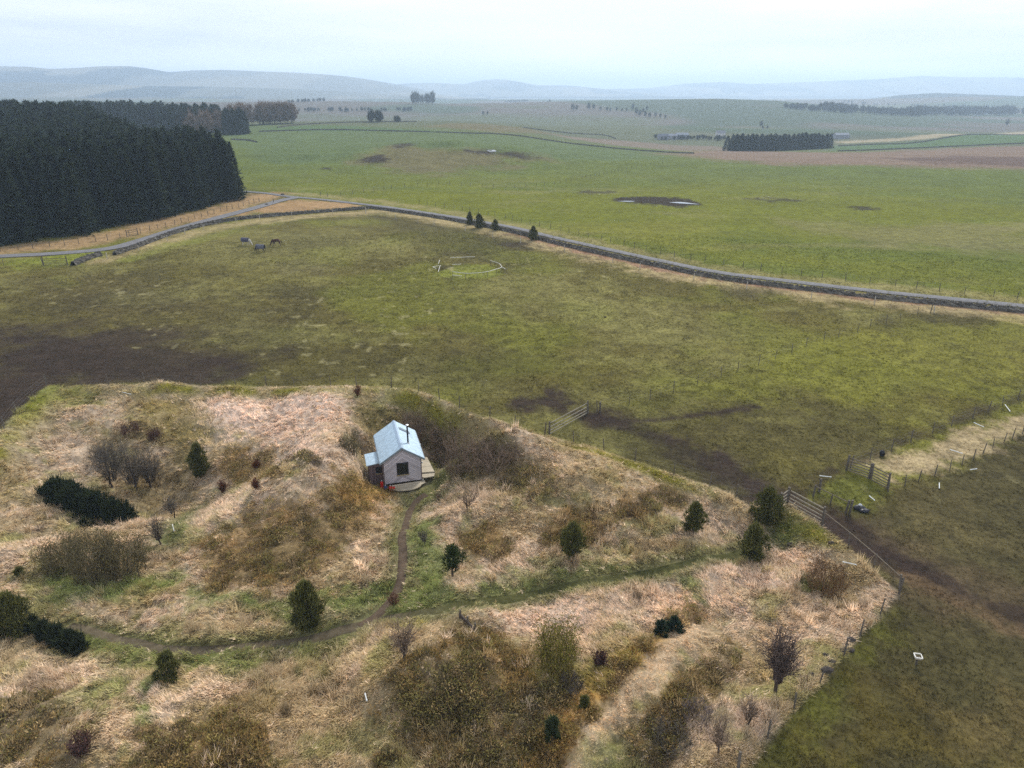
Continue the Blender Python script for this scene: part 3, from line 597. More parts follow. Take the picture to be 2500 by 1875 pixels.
w_.add([(u, 0, z) for u, z in P5]+[(u, HL, z) for u, z in P5], [(0, 1, 2, 3, 4), (9, 8, 7, 6, 5), (1, 6, 7, 2), (0, 4, 9, 5), (0, 5, 6, 1)])
wall = w_.build('wall', M['chev'], hut)
for u in (-HW-0.012, HW-0.06): MB().box(u, u+0.07, -0.02, 0.05, FL-0.02, EA-0.02).build('corner_board', M['vert'], hut)
for u in (-1.4, 0, 1.4):
    for v in (0.25, 2.4, 4.6): MB().box(u-0.1, u+0.1, v-0.1, v+0.1, -0.3, FL-.003).build('foundation_pier', M['soil'], hut)
def slope(sgn):
    mb = MB(); ov, e = 0.24, 0.22; k = (AP-EA)/HW; th = 0.07
    pts = [(0, AP+0.05), (sgn*(HW+ov), EA-ov*k+0.05)]
    (u0, z0), (u1, z1) = pts
    vs = [(u0, -e, z0), (u1, -e, z1), (u1, HL+e, z1), (u0, HL+e, z0)]; vs += [(a, b, c+th) for a, b, c in vs]
    return mb.add(vs, [(0, 1, 2, 3), (7, 6, 5, 4), (0, 4, 5, 1), (1, 5, 6, 2), (2, 6, 7, 3), (3, 7, 4, 0)])
ro = slope(-1).build('roof', M['roof'], hut); ro2 = slope(1).build('roof', M['roof'], hut)
rc = MB(); rc.add([(-.15, -.23, AP+0.045), (0, -.23, AP+0.15), (.15, -.23, AP+0.045), (-.15, HL+.23, AP+0.045), (0, HL+.23, AP+0.15), (.15, HL+.23, AP+0.045)], [(0, 1, 4, 3), (1, 2, 5, 4), (0, 2, 1), (3, 4, 5)]); rc.build('ridge_cap', M['ridge'], ro)
for s, par in ((-1, ro), (1, ro2)):
    k = (AP-EA)/HW; bb = MB(); bb.plank((0, -.235, AP+0.02), (s*(HW+.25), -.235, EA-.25*k+0.02), 0.03, 0.15); bb.build('bargeboard', M['trim'], par)
    gg = MB(); gg.plank((s*(HW+.26), -.2, EA-.25*k+0.02), (s*(HW+.26), HL+.2, EA-.25*k+0.02), 0.08, 0.09); gg.build('gutter', M['trim'], par)
def window(parent, uc, zc, w, h, v, sill=True):
    f = MB(); q = 0.055
    f.box(uc-w/2-q, uc+w/2+q, v-.03, v-.002, zc+h/2, zc+h/2+q); f.box(uc-w/2-q, uc+w/2+q, v-.03, v-.002, zc-h/2-q, zc-h/2)
    f.box(uc-w/2-q, uc-w/2, v-.031, v-.003, zc-h/2, zc+h/2); f.box(uc+w/2, uc+w/2+q, v-.031, v-.003, zc-h/2, zc+h/2)
    fr = f.build('window', M['flue'], parent); g = MB(); g.box(uc-w/2, uc+w/2, v-.018, v-.004, zc-h/2, zc+h/2); g.build('pane', M['glass'], fr)
    s = MB(); s.box(uc-w/2-.1, uc+w/2+.1, v-.10, v+.01, zc-h/2-q-.06, zc-h/2-q); s.build('sill', M['fresh'], fr); return fr
window(hut, 0.0, 1.55, 0.84, 0.98, 0.0)
sk = MB(); kk = (AP-EA)/HW
def on_roof(u, v, d): return (u, v, AP-kk*u+0.12+d)
sk.add([on_roof(.30, 3.62, .02), on_roof(1.18, 3.62, .02), on_roof(1.18, 4.02, .02), on_roof(.30, 4.02, .02), on_roof(.30, 3.62, .07), on_roof(1.18, 3.62, .07), on_roof(1.18, 4.02, .07), on_roof(.30, 4.02, .07)],
       [(3, 2, 1, 0), (4, 5, 6, 7), (0, 1, 5, 4), (1, 2, 6, 5), (2, 3, 7, 6), (3, 0, 4, 7)])
skf = sk.build('skylight', M['trim'], hut); g = MB(); g.add([on_roof(.36, 3.67, .075), on_roof(1.12, 3.67, .075), on_roof(1.12, 3.97, .075), on_roof(.36, 3.97, .075)], [(0, 1, 2, 3)]); g.build('pane', M['skyglass'], skf)
fl = MB(); fl.lathe([(.07, 0), (.07, 1.72)], 12, on_roof(.72, 1.35, -.1)); flu = fl.build('chimney', M['flue'], hut, smooth=False)
cc = MB(); z_ = on_roof(.72, 1.35, 1.62); cc.lathe([(.06, 0), (.11, .02), (.12, .09), (.05, .12)], 12, z_); cc.build('cowl', M['steel'], flu)
cf = MB(); cf.lathe([(.16, -.08), (.11, .02), (.085, .11)], 12, on_roof(.72, 1.35, 0)); cf.build('flashing_collar', M['steel'], flu)
# lean-to on the left side
lt = MB(); x0, x1, y0, y1 = -HW-1.10, -HW-.003, 0.72, 2.5
lt.add([(x0, y0, .1), (x1, y0, .1), (x1, y0, 1.98), (x0, y0, 1.84), (x0, y1, .1), (x1, y1, .1), (x1, y1, 1.98), (x0, y1, 1.84)], [(0, 1, 2, 3), (7, 6, 5, 4), (0, 3, 7, 4), (0, 4, 5, 1)])
le = lt.build('lean_to', M['vert'], hut)
lr = MB(); vs = [(x0-.18, y0-.15, 1.84), (x1-.06, y0-.15, 2.0), (x1-.06, y1+.15, 2.0), (x0-.18, y1+.15, 1.84)]; vs += [(a, b, c+.06) for a, b, c in vs]
lr.add(vs, [(3, 2, 1, 0), (4, 5, 6, 7), (0, 1, 5, 4), (1, 2, 6, 5), (2, 3, 7, 6), (3, 0, 4, 7)]); lr.build('lean_to_roof', M['roof'], le)
window(le, -HW-.32, 1.30, 0.36, 0.46, y0)
# side deck with a lower step, and its frame
dk = MB(); dk.add([(HW+.02, -.15, .42), (HW+1.0, -.05, .42), (HW+1.15, 0.55, .42), (HW+.95, 3.4, .42), (HW+.02, 3.4, .42)] + [(HW+.02, -.15, .50), (HW+1.0, -.05, .50), (HW+1.15, 0.55, .50), (HW+.95, 3.4, .50), (HW+.02, 3.4, .50)],
   [(4, 3, 2, 1, 0), (5, 6, 7, 8, 9), (0, 1, 6, 5), (1, 2, 7, 6), (2, 3, 8, 7), (3, 4, 9, 8), (4, 0, 5, 9)])
d1 = dk.build('side_deck', M['deck'], hut)
rl = MB(); rl.plank((HW+.03, .62, .56), (HW+1.16, .5, .56), .05, .1); rl.build('step_edge', M['rail'], d1)
for q in ((HW+.9, .05), (HW+1.0, .6), (HW+.85, 2.0), (HW+.85, 3.2)): MB().box(q[0]-.05, q[0]+.05, q[1]-.05, q[1]+.05, -.2, .417).build('deck_leg', M['soil'], d1)
dp = MB(); dp.tube((HW+.07, -.05, .0), (HW+.07, -.05, .5), .055, n=8); dp.build('drainpipe', M['white'], hut)
lm = MB(); lm.lathe([(.03, 0), (.07, .04), (.07, .11), (.03, .14)], 10, (HW+.07, .1, 1.75)); lm.build('outside_lamp', M['white'], hut)
lm = MB(); lm.lathe([(.03, 0), (.07, .04), (.07, .11), (.03, .14)], 10, (HW+.3, 2.6, 2.15)); lm.build('outside_lamp', M['white'], hut)
def hl(u, v, z=0.0):
    c, s = math.cos(HUT_ROT), math.sin(HUT_ROT); return (HUT[0]+u*c-v*s, HUT[1]+u*s+v*c, HUT_Z+z)
# crescent deck in front
fd = thing('front_deck', 'low crescent of weathered decking boards below the hut gable window', 'deck', hl(.25, -.65), HUT_ROT)
cr = MB(); top = [(-1.25, .42), (1.45, .42), (1.45, .12), (1.12, .10)]
arc = [(1.05*math.cos(t)*1.14-.06, -.02+.62*math.sin(t)) for t in np.linspace(0, -math.pi, 15)]
pts = [(-1.25, .45), (1.5, .55), (1.5, .18)] + arc
n = len(pts); cr.add([(a, b, .16) for a, b in pts]+[(a, b, .24) for a, b in pts], [tuple(range(n, 2*n))[::-1], tuple(range(n))] + [(i, i+n, (i+1) % n+n, (i+1) % n) for i in range(n)])
cr.build('boards', M['deck'], fd)
for q in ((-1, .2), (1, .2), (0, -.45), (-.7, -.3), (.7, -.3)): MB().box(q[0]-.05, q[0]+.05, q[1]-.05, q[1]+.05, -.25, .157).build('leg', M['soil'], fd)
def bottle(u, v, z, r, h, m, label, cat):
    t = thing('gas_bottle' if cat == 'gas bottle' else 'water_drum', label, cat, hl(u, v, z)); b = MB()
    b.lathe([(r*.8, 0), (r, .05), (r, h*.78), (r*.8, h*.92), (r*.35, h)], 16); b.build('body', m, t, smooth=True)
    c = MB(); c.lathe([(r*.55, h*.92), (r*.6, h*1.06), (r*.5, h*1.06), (r*.45, h*.93)], 14); c.build('collar', m, t); v_ = MB(); v_.lathe([(.03, h), (.03, h+.06), (.05, h+.07), (.05, h+.1)], 8); v_.build('valve', M['steel'], t)
bottle(-1.78, -.15, .06, .13, .62, M['red'], 'tall red gas bottle standing against the lean-to corner of the hut', 'gas bottle')
bottle(-1.14, -.62, -.02, .14, .42, M['red'], 'short red gas bottle nearest the left end of the crescent deck', 'gas bottle')
bottle(-.90, -.70, -.02, .14, .40, M['red'], 'short red gas bottle touching the left end of the crescent deck', 'gas bottle')
bottle(-1.52, -.38, -.02, .15, .36, M['blue'], 'small dark blue drum between the red gas bottles', 'drum')

# ------------------------------------------------------------------ dry stone walls
STONE = mat('lichened_whinstone', attr='col', var=0.4, scale=3.2, bump=0.8, spec=0.1)
def stone_wall(label, line, h=1.15, seed=1):
    P = XY(line); P = smooth_line(P, 4); seg = np.hypot(*np.diff(P, axis=0).T); s = np.concatenate([[0], np.cumsum(seg)]); t = np.arange(0, s[-1], 0.42)
    X = np.interp(t, s, P[:, 0]); Y = np.interp(t, s, P[:, 1]); dx = np.gradient(X); dy = np.gradient(Y); l = np.hypot(dx, dy); nx, ny = -dy/l, dx/l
    g = np.random.default_rng(seed); hh = h*(0.86+0.22*fbm(t, t*0, 9, 3, seed)) * (1-0.45*(vn(t/2.2, t*0, seed+3) > 0.93))
    prof = [(-.42, -.15), (-.38, .4), (-.30, .75), (-.26, 1.0), (.26, 1.0), (.30, .75), (.38, .4), (.42, -.15)]
    V = []; z0 = height(X, Y, False)
    for u, v in prof:
        j = g.normal(0, .045, len(t)); k = g.normal(0, .05, len(t)) if v > 0 else 0
        V.append(np.stack([X+nx*(u+j), Y+ny*(u+j), z0+hh*v+k], 1))
    V = np.stack(V, 1).reshape(-1, 3); n, k = len(t), len(prof); i = (np.arange(n-1)[:, None]*k+np.arange(k-1)[None, :]).ravel()
    f = [np.stack([i, i+1, i+k+1, i+k], 1)[:, ::-1]]
    # upright coping stones
    cv = []; cf = []
    for a in range(n-1):
        for q in (0.25, 0.75):
            if g.random() < .07: continue
            x = X[a]+(X[a+1]-X[a])*q; y = Y[a]+(Y[a+1]-Y[a])*q; b = len(V)+len(cv); th = g.uniform(.06, .10); wd = g.uniform(.16, .26); ht = g.uniform(.10, .26); ti = g.normal(0, .06)
            ux, uy = dx[a]/l[a], dy[a]/l[a]; zb = z0[a]+hh[a]-.06
            for zz, sx in ((0, 1), (ht, .8)):
                for ca, cb in ((-1, -1), (1, -1), (1, 1), (-1, 1)):
                    cv.append((x+ux*(ca*th+ti*zz)+nx[a]*cb*wd*sx, y+uy*(ca*th+ti*zz)+ny[a]*cb*wd*sx, zb+zz*(1+.3*g.random())))
            cf += [(b+0, b+1, b+5, b+4), (b+1, b+2, b+6, b+5), (b+2, b+3, b+7, b+6), (b+3, b+0, b+4, b+7), (b+4, b+5, b+6, b+7)]
    V2 = np.vstack([V, np.array(cv)]); base = np.array([0.075, 0.068, 0.058]); C = base[None, :]*g.uniform(.45, 1.7, (len(V2), 1)); mo = g.random((len(V2), 1)) < .22; C = np.where(mo, np.array([[0.16, 0.15, 0.125]])*g.uniform(.7, 1.3, (len(V2), 1)), C)
    o = link('stone_wall', mesh_np('stone_wall', V2, f+[np.array(cf)], C), STONE); return prop(o, label, 'wall', 'dry stone walls')
stone_wall('long dark dry stone wall beside the main road across the field', wall_main_px, 0.52, 3)
stone_wall('dry stone wall curving between the forest road and the horse paddock', wall_side_px, 0.6, 4)
stone_wall('short detached stub of dry stone wall beside the wooden field gate', wall_stub_px, 0.7, 5)
for k, (pts, lab) in enumerate(((D((560, 285), (700, 281), (860, 284), (1000, 288), (1062, 289)), 'thin dark field wall across the emerald green hillside field'),
        (D((1062, 289), (1120, 294), (1200, 306), (1300, 318), (1400, 327), (1500, 332)), 'far field wall between the emerald field and the pinkish moor strip'),
        (D((600, 276), (650, 270), (720, 266), (800, 264), (900, 263)), 'far field wall along the skyline of the green hill beside the bare wood'),
        (D((500, 302), (535, 304), (555, 308)), 'short far wall running out from the dark tree clump'),
        (D((1810, 327), (1950, 322), (2100, 315), (2300, 306)), 'far field wall under the narrow bright green field behind the shelterbelt'),
        (D((1130, 276), (1200, 285), (1300, 292), (1330, 300)), 'far wall along the crest running down from the peaty hollow'),
        (D((1810, 316), (1900, 312), (2000, 306), (2200, 292), (2300, 285)), 'far field wall above the narrow bright green field behind the shelterbelt'))):
    stone_wall(lab, pts, 0.6, 20+k)

# ------------------------------------------------------------------ fences
def post_mesh(h, r, seed):
    g = random.Random(seed); b = MB(); n = 7; tilt = (g.uniform(-.06, .06), g.uniform(-.06, .06)); vs = []
    for z, q in ((-.3, 1), (h*.5, .97), (h, .92)):
        vs += [(r*q*math.cos(2*math.pi*k/n)+tilt[0]*z, r*q*math.sin(2*math.pi*k/n)+tilt[1]*z, z+(0.25*r*math.cos(2*math.pi*k/n) if z == h else 0)) for k in range(n)]
    b.add(vs, [(j*n+k, j*n+(k+1) % n, (j+1)*n+(k+1) % n, (j+1)*n+k) for j in range(2) for k in range(n)]+[tuple(2*n+k for k in range(n))]); return b
def fence(label, line, gap, h=1.1, r=.04, m='post', wires=(1.05, .75, .45), seed=0, big=None, cat='fence', group='post and wire fences', wr=0.0032, world=None, jitter=.12, top_rail=False):
    P = XY(line) if world is None else np.asarray(world); seg = np.hypot(*np.diff(P, axis=0).T); s = np.concatenate([[0], np.cumsum(seg)]); ncount = max(2, int(round(s[-1]/gap))+1)
    ncount = min(ncount, 99); t = np.linspace(0, s[-1], ncount); g = np.random.default_rng(seed+100); t[1:-1] += g.uniform(-jitter, jitter, ncount-2)*gap
    X = np.interp(t, s, P[:, 0]); Y = np.interp(t, s, P[:, 1]); Z = height(X, Y, False)
    root = thing('wire_fence', label, cat, (X[0], Y[0], Z[0]), 0, group); ms = []
    for k in range(4):
        me = post_mesh(h*(0.95+.04*k), r*(0.9+.08*k), seed*7+k).mesh('post'); me.materials.append(M[m]); ms.append(me)
    for k in range(ncount):
        o = bpy.data.objects.new('post', ms[k % 4]); COL.objects.link(o); o.parent = root; o.location = (X[k]-X[0], Y[k]-Y[0], Z[k]-Z[0]); o.rotation_euler = (g.normal(0, .03), g.normal(0, .03), g.uniform(0, 6.28))
        if k in (0, ncount-1): o.scale = (1.5, 1.5, 1.12)
    if wires:
        w = MB(); tt = np.linspace(0, s[-1], max(ncount, int(s[-1]/4))); xx = np.interp(tt, s, P[:, 0])-X[0]; yy = np.interp(tt, s, P[:, 1])-Y[0]; zz = height(xx+X[0], yy+Y[0], False)-Z[0]
        for hh in wires:
            for k in range(len(tt)-1): w.tube((xx[k], yy[k], zz[k]+hh), (xx[k+1], yy[k+1], zz[k+1]+hh), wr, n=3)
        w.build('wire', M['wire'], root)
    if top_rail:
        w = MB()
        for k in range(ncount-1): w.plank((X[k]-X[0], Y[k]-Y[0], Z[k]-Z[0]+h*.97), (X[k+1]-X[0], Y[k+1]-Y[0], Z[k+1]-Z[0]+h*.97), .03, .05)
        w.build('rail', M['greypost'], root)
    return root
fence('wire fence on thin posts between the muddy paddock and the tan hut enclosure', [FENCE_PX[i] for i in range(3, 13)], 3.0, seed=1)
fence('wire fence running down the far left edge of the hut enclosure beside dark mud', [FENCE_PX[i] for i in (3, 2, 1, 0)], 3.0, seed=2)
fence('wire fence from the bar gate along the top edge of the hut enclosure bank', [FENCE_PX[i] for i in range(12, 16)]+[(1830, 1236), (1900, 1240)], 3.0, seed=3)
fence('fence with a pale top rail running from the double gates to the sharp enclosure corner', [(2006, 1284), (2052, 1322), (2098, 1360), (2150, 1408), (2195, 1450)], 2.6, seed=4, top_rail=True, wires=(.7, .4))
fence('wire fence on the enclosure side of the dark right hand field', [(2195, 1450), (2120, 1530), (2010, 1660), (1900, 1770), (1800, 1890)], 2.4, seed=5)
fence('thin cross fence dividing the horse paddock above the bar gate', D((1290, 890), (1400, 865), (1520, 825), (1650, 785), (1760, 742), (1880, 708), (2010, 675)), 3.2, seed=6, r=.035)
fence('field fence of sparse thin posts beyond the main road', D((905, 441), (1000, 455), (1100, 474), (1200, 496), (1320, 524), (1460, 557), (1600, 578), (1750, 597), (1900, 615), (2050, 632), (2260, 652)), 3.2, seed=7, r=.05)
fence('row of leaning whitish posts between the roadside wall and the paddock', D((790, 462), (900, 480), (1000, 500), (1100, 520), (1270, 555), (1370, 580), (1520, 610), (1700, 640), (1870, 655), (2010, 676), (2240, 700)), 9.0, seed=8, m='palepost', r=.06, jitter=.35)
fence('fence of pale posts following the curved wall beside the horses', D((232, 560), (270, 555), (290, 545), (345, 528), (400, 506), (460, 490), (540, 476), (640, 466), (790, 458)), 8.0, seed=9, m='palepost', r=.06, jitter=.3)
fence('rough dark post fence below the spruce plantation beside the forest road', D((0, 543), (120, 532), (230, 520), (310, 503), (370, 488), (440, 468), (520, 447), (560, 436)), 2.6, seed=10, r=.06)
fence('far field fence of tiny posts crossing the meadow behind the main road', [(800, 480), (850, 476), (965, 459), (1080, 450), (1234, 462), (1350, 451), (1426, 436), (1520, 417), (1618, 398)], 4.2, seed=11, r=.06, wires=None)
fence('fence posts in long grass left of the wooden field gate', D((-60, 574), (0, 574), (50, 573), (93, 572)), 5, seed=12)
fence('upper fence of the straw coloured strip on the right', D((1836, 1012), (1900, 985), (1990, 945), (2100, 905), (2212, 858), (2330, 812)), 2.8, seed=13, r=.04)
fence('lower fence of the straw coloured strip with short brown posts', D((1918, 1062), (1985, 1040), (2045, 1020), (2090, 1000), (2150, 965), (2212, 935), (2330, 878)), 1.7, seed=14, r=.036, h=.95)
fence('old low rail fence at the foot of the small mossy triangle', [(1985, 1212), (2020, 1230), (2065, 1252)], 1.6, seed=15, r=.05, h=.9, top_rail=True, wires=None)

# ------------------------------------------------------------------ gates and hurdles
def gate(label, p0, p1, h, bars, m='rail', name='field_gate', cat='gate', posts=True, braces=True, lean=0.0, hz_off=0.08, group=None, post_h=None):
    a = Wp(*p0); b = Wp(*p1); a = Vector(a); b = Vector(b); root = thing(name, label, cat, a, 0, group); d = b-a; ln = d.length; u = d.normalized()
    side = Vector((-u.y, u.x, 0)).normalized()
    if posts:
        for q, in_ in ((a, 0), (b, 1)):
            pm = post_mesh((post_h or h+.2), .085, 50+in_).build('post', M['post'], root, q-a+u*(-.12 if in_ == 0 else .12))
    for k in range(bars):
        z = hz_off + (h-hz_off)*(k/(bars-1))**1.15; r = MB(); off = side*lean*z
        r.plank(Vector((0, 0, z))+off, d+Vector((0, 0, z))+off, .03, .08); r.build('bar', M[m], root)
    if braces:
        for t in (0.02, .34, .66, .98):
            r = MB(); q = d*t+side*.035; r.plank(q+Vector((0, 0, hz_off-.03)), q+Vector((0, 0, h+.03))+side*lean*h, .03, .08); r.build('upright', M[m], root)
    return root
gate('weathered four bar wooden gate slung between mud and green grass above the enclosure', (1343, 1060), (1433, 1010), 1.05, 4)
gate('short pale wooden hurdle half hidden behind the round dark pine', (1904, 1243), (1919, 1232), 1.15, 5, braces=False)
gate('long five bar wooden gate beside the mown green patch', (1925, 1233), (2004, 1277), 1.15, 5, group=None)
gate('dark brown double hurdle, left half, closing the straw coloured strip', (2070, 1150), (2122, 1169), 1.15, 6, 'greypost')
gate('dark brown double hurdle, right half, ending at a stout post by the strip', (2124, 1171), (2163, 1192), 1.15, 6, 'greypost')
gate('wooden field gate between two stout posts beside the wall stub', (109, 648), (164, 648), 1.15, 5, 'greypost', post_h=1.6)
gate('small grey wooden hurdle in the brown grass below the plantation', (312, 578), (336, 574), 1.2, 4, 'greypost', name='hurdle', cat='hurdle')
for p, h, lab in (((2000-0, 1206-4), 1.1, 'lone leaning post at the tip of the mossy triangle by the gates'), ((1465, 1006), 1.0, 'thick stump post in the grass just beyond the bar gate'), ((2074+0, 1254), 1.1, 'thick dark post ending the low rail by the black sacks'), ((668, 494), 1.0, 'lone thin post in the brown verge at the road junction'), ((783, 478), 1.1, 'dark lone post in the meadow beyond the road junction')):
    w = Wp(*p); pm = post_mesh(h, .085, int(p[0])); o = pm.build('fence_post', M['post'], None, w); prop(o, lab, 'post', 'lone posts')

# ------------------------------------------------------------------ round pen, poles and tubes lying about
rp = Wp(1140, 664); pen = thing('round_pen', 'partly collapsed round pen of white curved rails on the paddock', 'pen', rp)
arc_px = [(1105, 663), (1136, 667), (1165, 666), (1190, 663), (1212, 657), (1223, 653), (1223, 648), (1216, 642), (1197, 636)]
def pen_pt(px, py, z):
    d = ray(px, py); z = rp[2]+z; t = (z-H)/d[2]; return Vector((d[0]*t, d[1]*t, z))-Vector(rp)
ap = [pen_pt(x, y, .85) for x, y in arc_px]; sp_ = smooth_line([np.array(p) for p in ap], 4)
for i in range(0, len(sp_)-4, 4):
    r = MB()
    for k in range(i, i+4): r.tube(sp_[k], sp_[k+1], .042, n=6)
    r.build('rail', M['whiterail'], pen)
for i in range(0, len(sp_), 4):
    q = MB(); q.tube((sp_[i][0], sp_[i][1], -.1), sp_[i], .03, n=6); q.build('post', M['post'], pen)
def pole(p, q, lab, r=.05, z=.06, name='white_pole', m='whiterail', cat='pole', group='white poles round the pen', zq=None):
    a = Vector(Wp(*p)); b = Vector(Wp(*q)); a.z += z; b.z += z if zq is None else zq; t = thing(name, lab, cat, a, 0, group); d = b-a
    s = MB(); s.tube((0, 0, 0), d, r, r*.92, n=8); s.build('shaft', M[m], t); u = d.normalized()
    for e0, e1 in ((-u*.03, u*.07), (d-u*.07, d+u*.03)): c = MB(); c.tube(e0, e1, r*1.18, n=8); c.build('end_cap', M[m], t)
for p, q, lab in (((1100, 633), (1159, 631), 'longest straight white pole at the far side of the round pen'), ((1105, 650), (1125, 649), 'short white pole lying inside the round pen'), ((1073, 639), (1071, 648), 'white pole pointing away at the far left of the round pen'),
                  ((1075, 652), (1070, 668), 'white pole pointing at the viewer at the left of the round pen'), ((1057, 656), (1071, 653), 'upper white pole of the arrowhead left of the round pen'), ((1057, 656), (1065, 660), 'lower white pole of the arrowhead left of the round pen'),
                  ((1226, 656), (1234, 661), 'short white pole sticking out right of the round pen'), ((1106, 676), (1127, 678), 'white pole lying on the near side of the round pen')): pole(p, q, lab, r=.04, z=.3)
TUBES = [((2001, 1166), (2028, 1169), 'white tube with a black end on the mossy triangle above the gates'), ((2122, 1216), (2134, 1226), 'short white tube lying between the double hurdle and the black sacks'), ((2292, 1184), (2292, 1196), 'stubby white tube at the edge of the dark field below the strip'),
         ((2453, 992), (2465, 1008), 'white tube farthest up the straw coloured strip'), ((2377, 1036), (2400, 1046), 'long white tube on the far edge of the straw strip with a dark tuft'), ((2319, 1102), (2348, 1111), 'long white tube on the near edge of the straw strip touching the fence'),
         ((2057, 1377), (2089, 1384), 'thick white tube on green grass beside the rusty shrub'), ((2368, 1151), (2383, 1149), 'small dull tube in the dark field beside the strip fence'), ((1313, 1705), (1325, 1722), 'pale green white tube leaning in the brown heath below the yellow shrub'),
         ((892, 1700), (896, 1716), 'white tube in the tan grass left of the big brown heath patch'), ((300, 961), (320, 966), 'white tube lying on the bank just below the upper left fence'), ((422, 1286), (426, 1301), 'white tube beside the green gully in the left hollow')]
for p, q, lab in TUBES: pole(p, q, lab, r=.034, z=.16, name='tree_tube', m='white', cat='tube', group='white tree tubes lying in the grass', zq=.16)
# square white frame on a post, out in the dark field
fw = Wp(2236, 1622); sf = thing('square_feeder', 'small square white frame on a post in the dark right field', 'feeder', fw, math.radians(-12)); a = MB()
fs = [(-.165, -.165), (.165, -.165), (.165, .165), (-.165, .165)]
for k in range(4):
    a = MB(); p, q = fs[k], fs[(k+1) % 4]; a.plank((p[0], p[1], .55), (q[0], q[1], .55), .045, .06); a.build('rim', M['whiterail'], sf)
a = MB(); a.box(-.14, .14, -.14, .14, .40, .44); a.build('tray', M['greypost'], sf); a = MB(); a.tube((0, 0, -.2), (0, 0, .4), .05, n=8); a.build('post', M['post'], sf)
def sack(label, p, sx, sy, sz, seed, m='black', name='black_sack', cat='sack'):
    w = Wp(*p); g = np.random.default_rng(seed); V = []; n, k = 14, 8
    for j in range(k+1):
        for i in range(n):
            ph = math.pi*j/k; th = 2*math.pi*i/n; q = 0.75+.5*float(vn(np.array([3*math.cos(th)+ph*2]), np.array([3*math.sin(th)+seed]), seed)[0])
            V.append((sx*math.sin(ph)*math.cos(th)*q, sy*math.sin(ph)*math.sin(th)*q, sz*(.45+.55*math.cos(ph)*q)))
    mb = MB(); mb.add(V, [(j*n+i, (j+1)*n+i, (j+1)*n+(i+1) % n, j*n+(i+1) % n) for j in range(k) for i in range(n)]); o = mb.build(name, M[m], None, w, smooth=True); return prop(o, label, cat)
sack('large black plastic sack dumped on the grass by the low rail', (2096, 1243), .42, .28, .3, 1)
sack('smaller black plastic sack beside the larger one by the low rail', (2109, 1250), .36, .22, .24, 2)
sack('crumpled white sheet lying on top of the black sacks', (2098, 1242), .16, .1, .42, 3, 'white', 'white_sheet', 'sheet')
sack('dark sack propped upright against a pale stake by the strip fence', (2153, 1113), .2, .18, .5, 4)
for k, (p, sx, lab) in enumerate((((2077, 1564), .40, 'dark soil heap nearest the enclosure corner by the right fence'), ((2059, 1589), .34, 'dark soil heap left of a twin by the right fence'), ((2076, 1590), .34, 'dark soil heap right of a twin by the right fence'), ((2015, 1600), .30, 'isolated round dark soil heap in pale grass near the brown tree'),
                         ((2030, 1617), .32, 'dark soil heap between the isolated one and the twins'), ((1981, 1647), .26, 'smallest dark soil heap right of the brown tree'), ((2018, 1640), .5, 'broad dark soil heap at the foot of the right fence'), ((1930, 1332), .45, 'dark turf lump below the mown green patch'), ((2030, 1328), .4, 'dark undercut turf lump by the rail fence'), ((1478, 775), .3, 'single black lump alone in the middle of the paddock'),
                         ((690, 476), .9, 'dark box like lump beside the road junction'), ((651, 500), .7, 'small dark lump beside the forest road'))):
    sack(lab, p, sx*.6, sx*.42, sx*.45, 10+k, 'soil', 'soil_heap', 'soil heap')['group'] = 'dark soil heaps'
# old timber revetment on the lower bank
lo = thing('timber_revetment', 'old dark timber revetment rotting beside the trodden green path', 'revetment', Wp(1122, 1514))
b0 = Vector(Wp(1122, 1514)); b1 = Vector(Wp(1162, 1550))
for k in range(4):
    q = MB(); q.tube((0, 0, .06+.13*k), b1-b0+Vector((0, 0, .02+.1*k)), .075, .06, n=7); q.build('log', M['bark'], lo)
for t in (.05, .5, .95): q = post_mesh(.75, .06, 5).build('stake', M['post'], lo, (b1-b0)*t)
bd = MB(); a = Vector(Wp(1795+75, 1368)); b = Vector(Wp(1905, 1400)); bd.tube((0, 0, .12), b-a+Vector((0, 0, .1)), .06, .03, n=7); o = bd.build('fallen_branch', M['bark'], None, a); prop(o, 'fallen dark branch lying in pale grass beside the two trunked pine', 'branch')


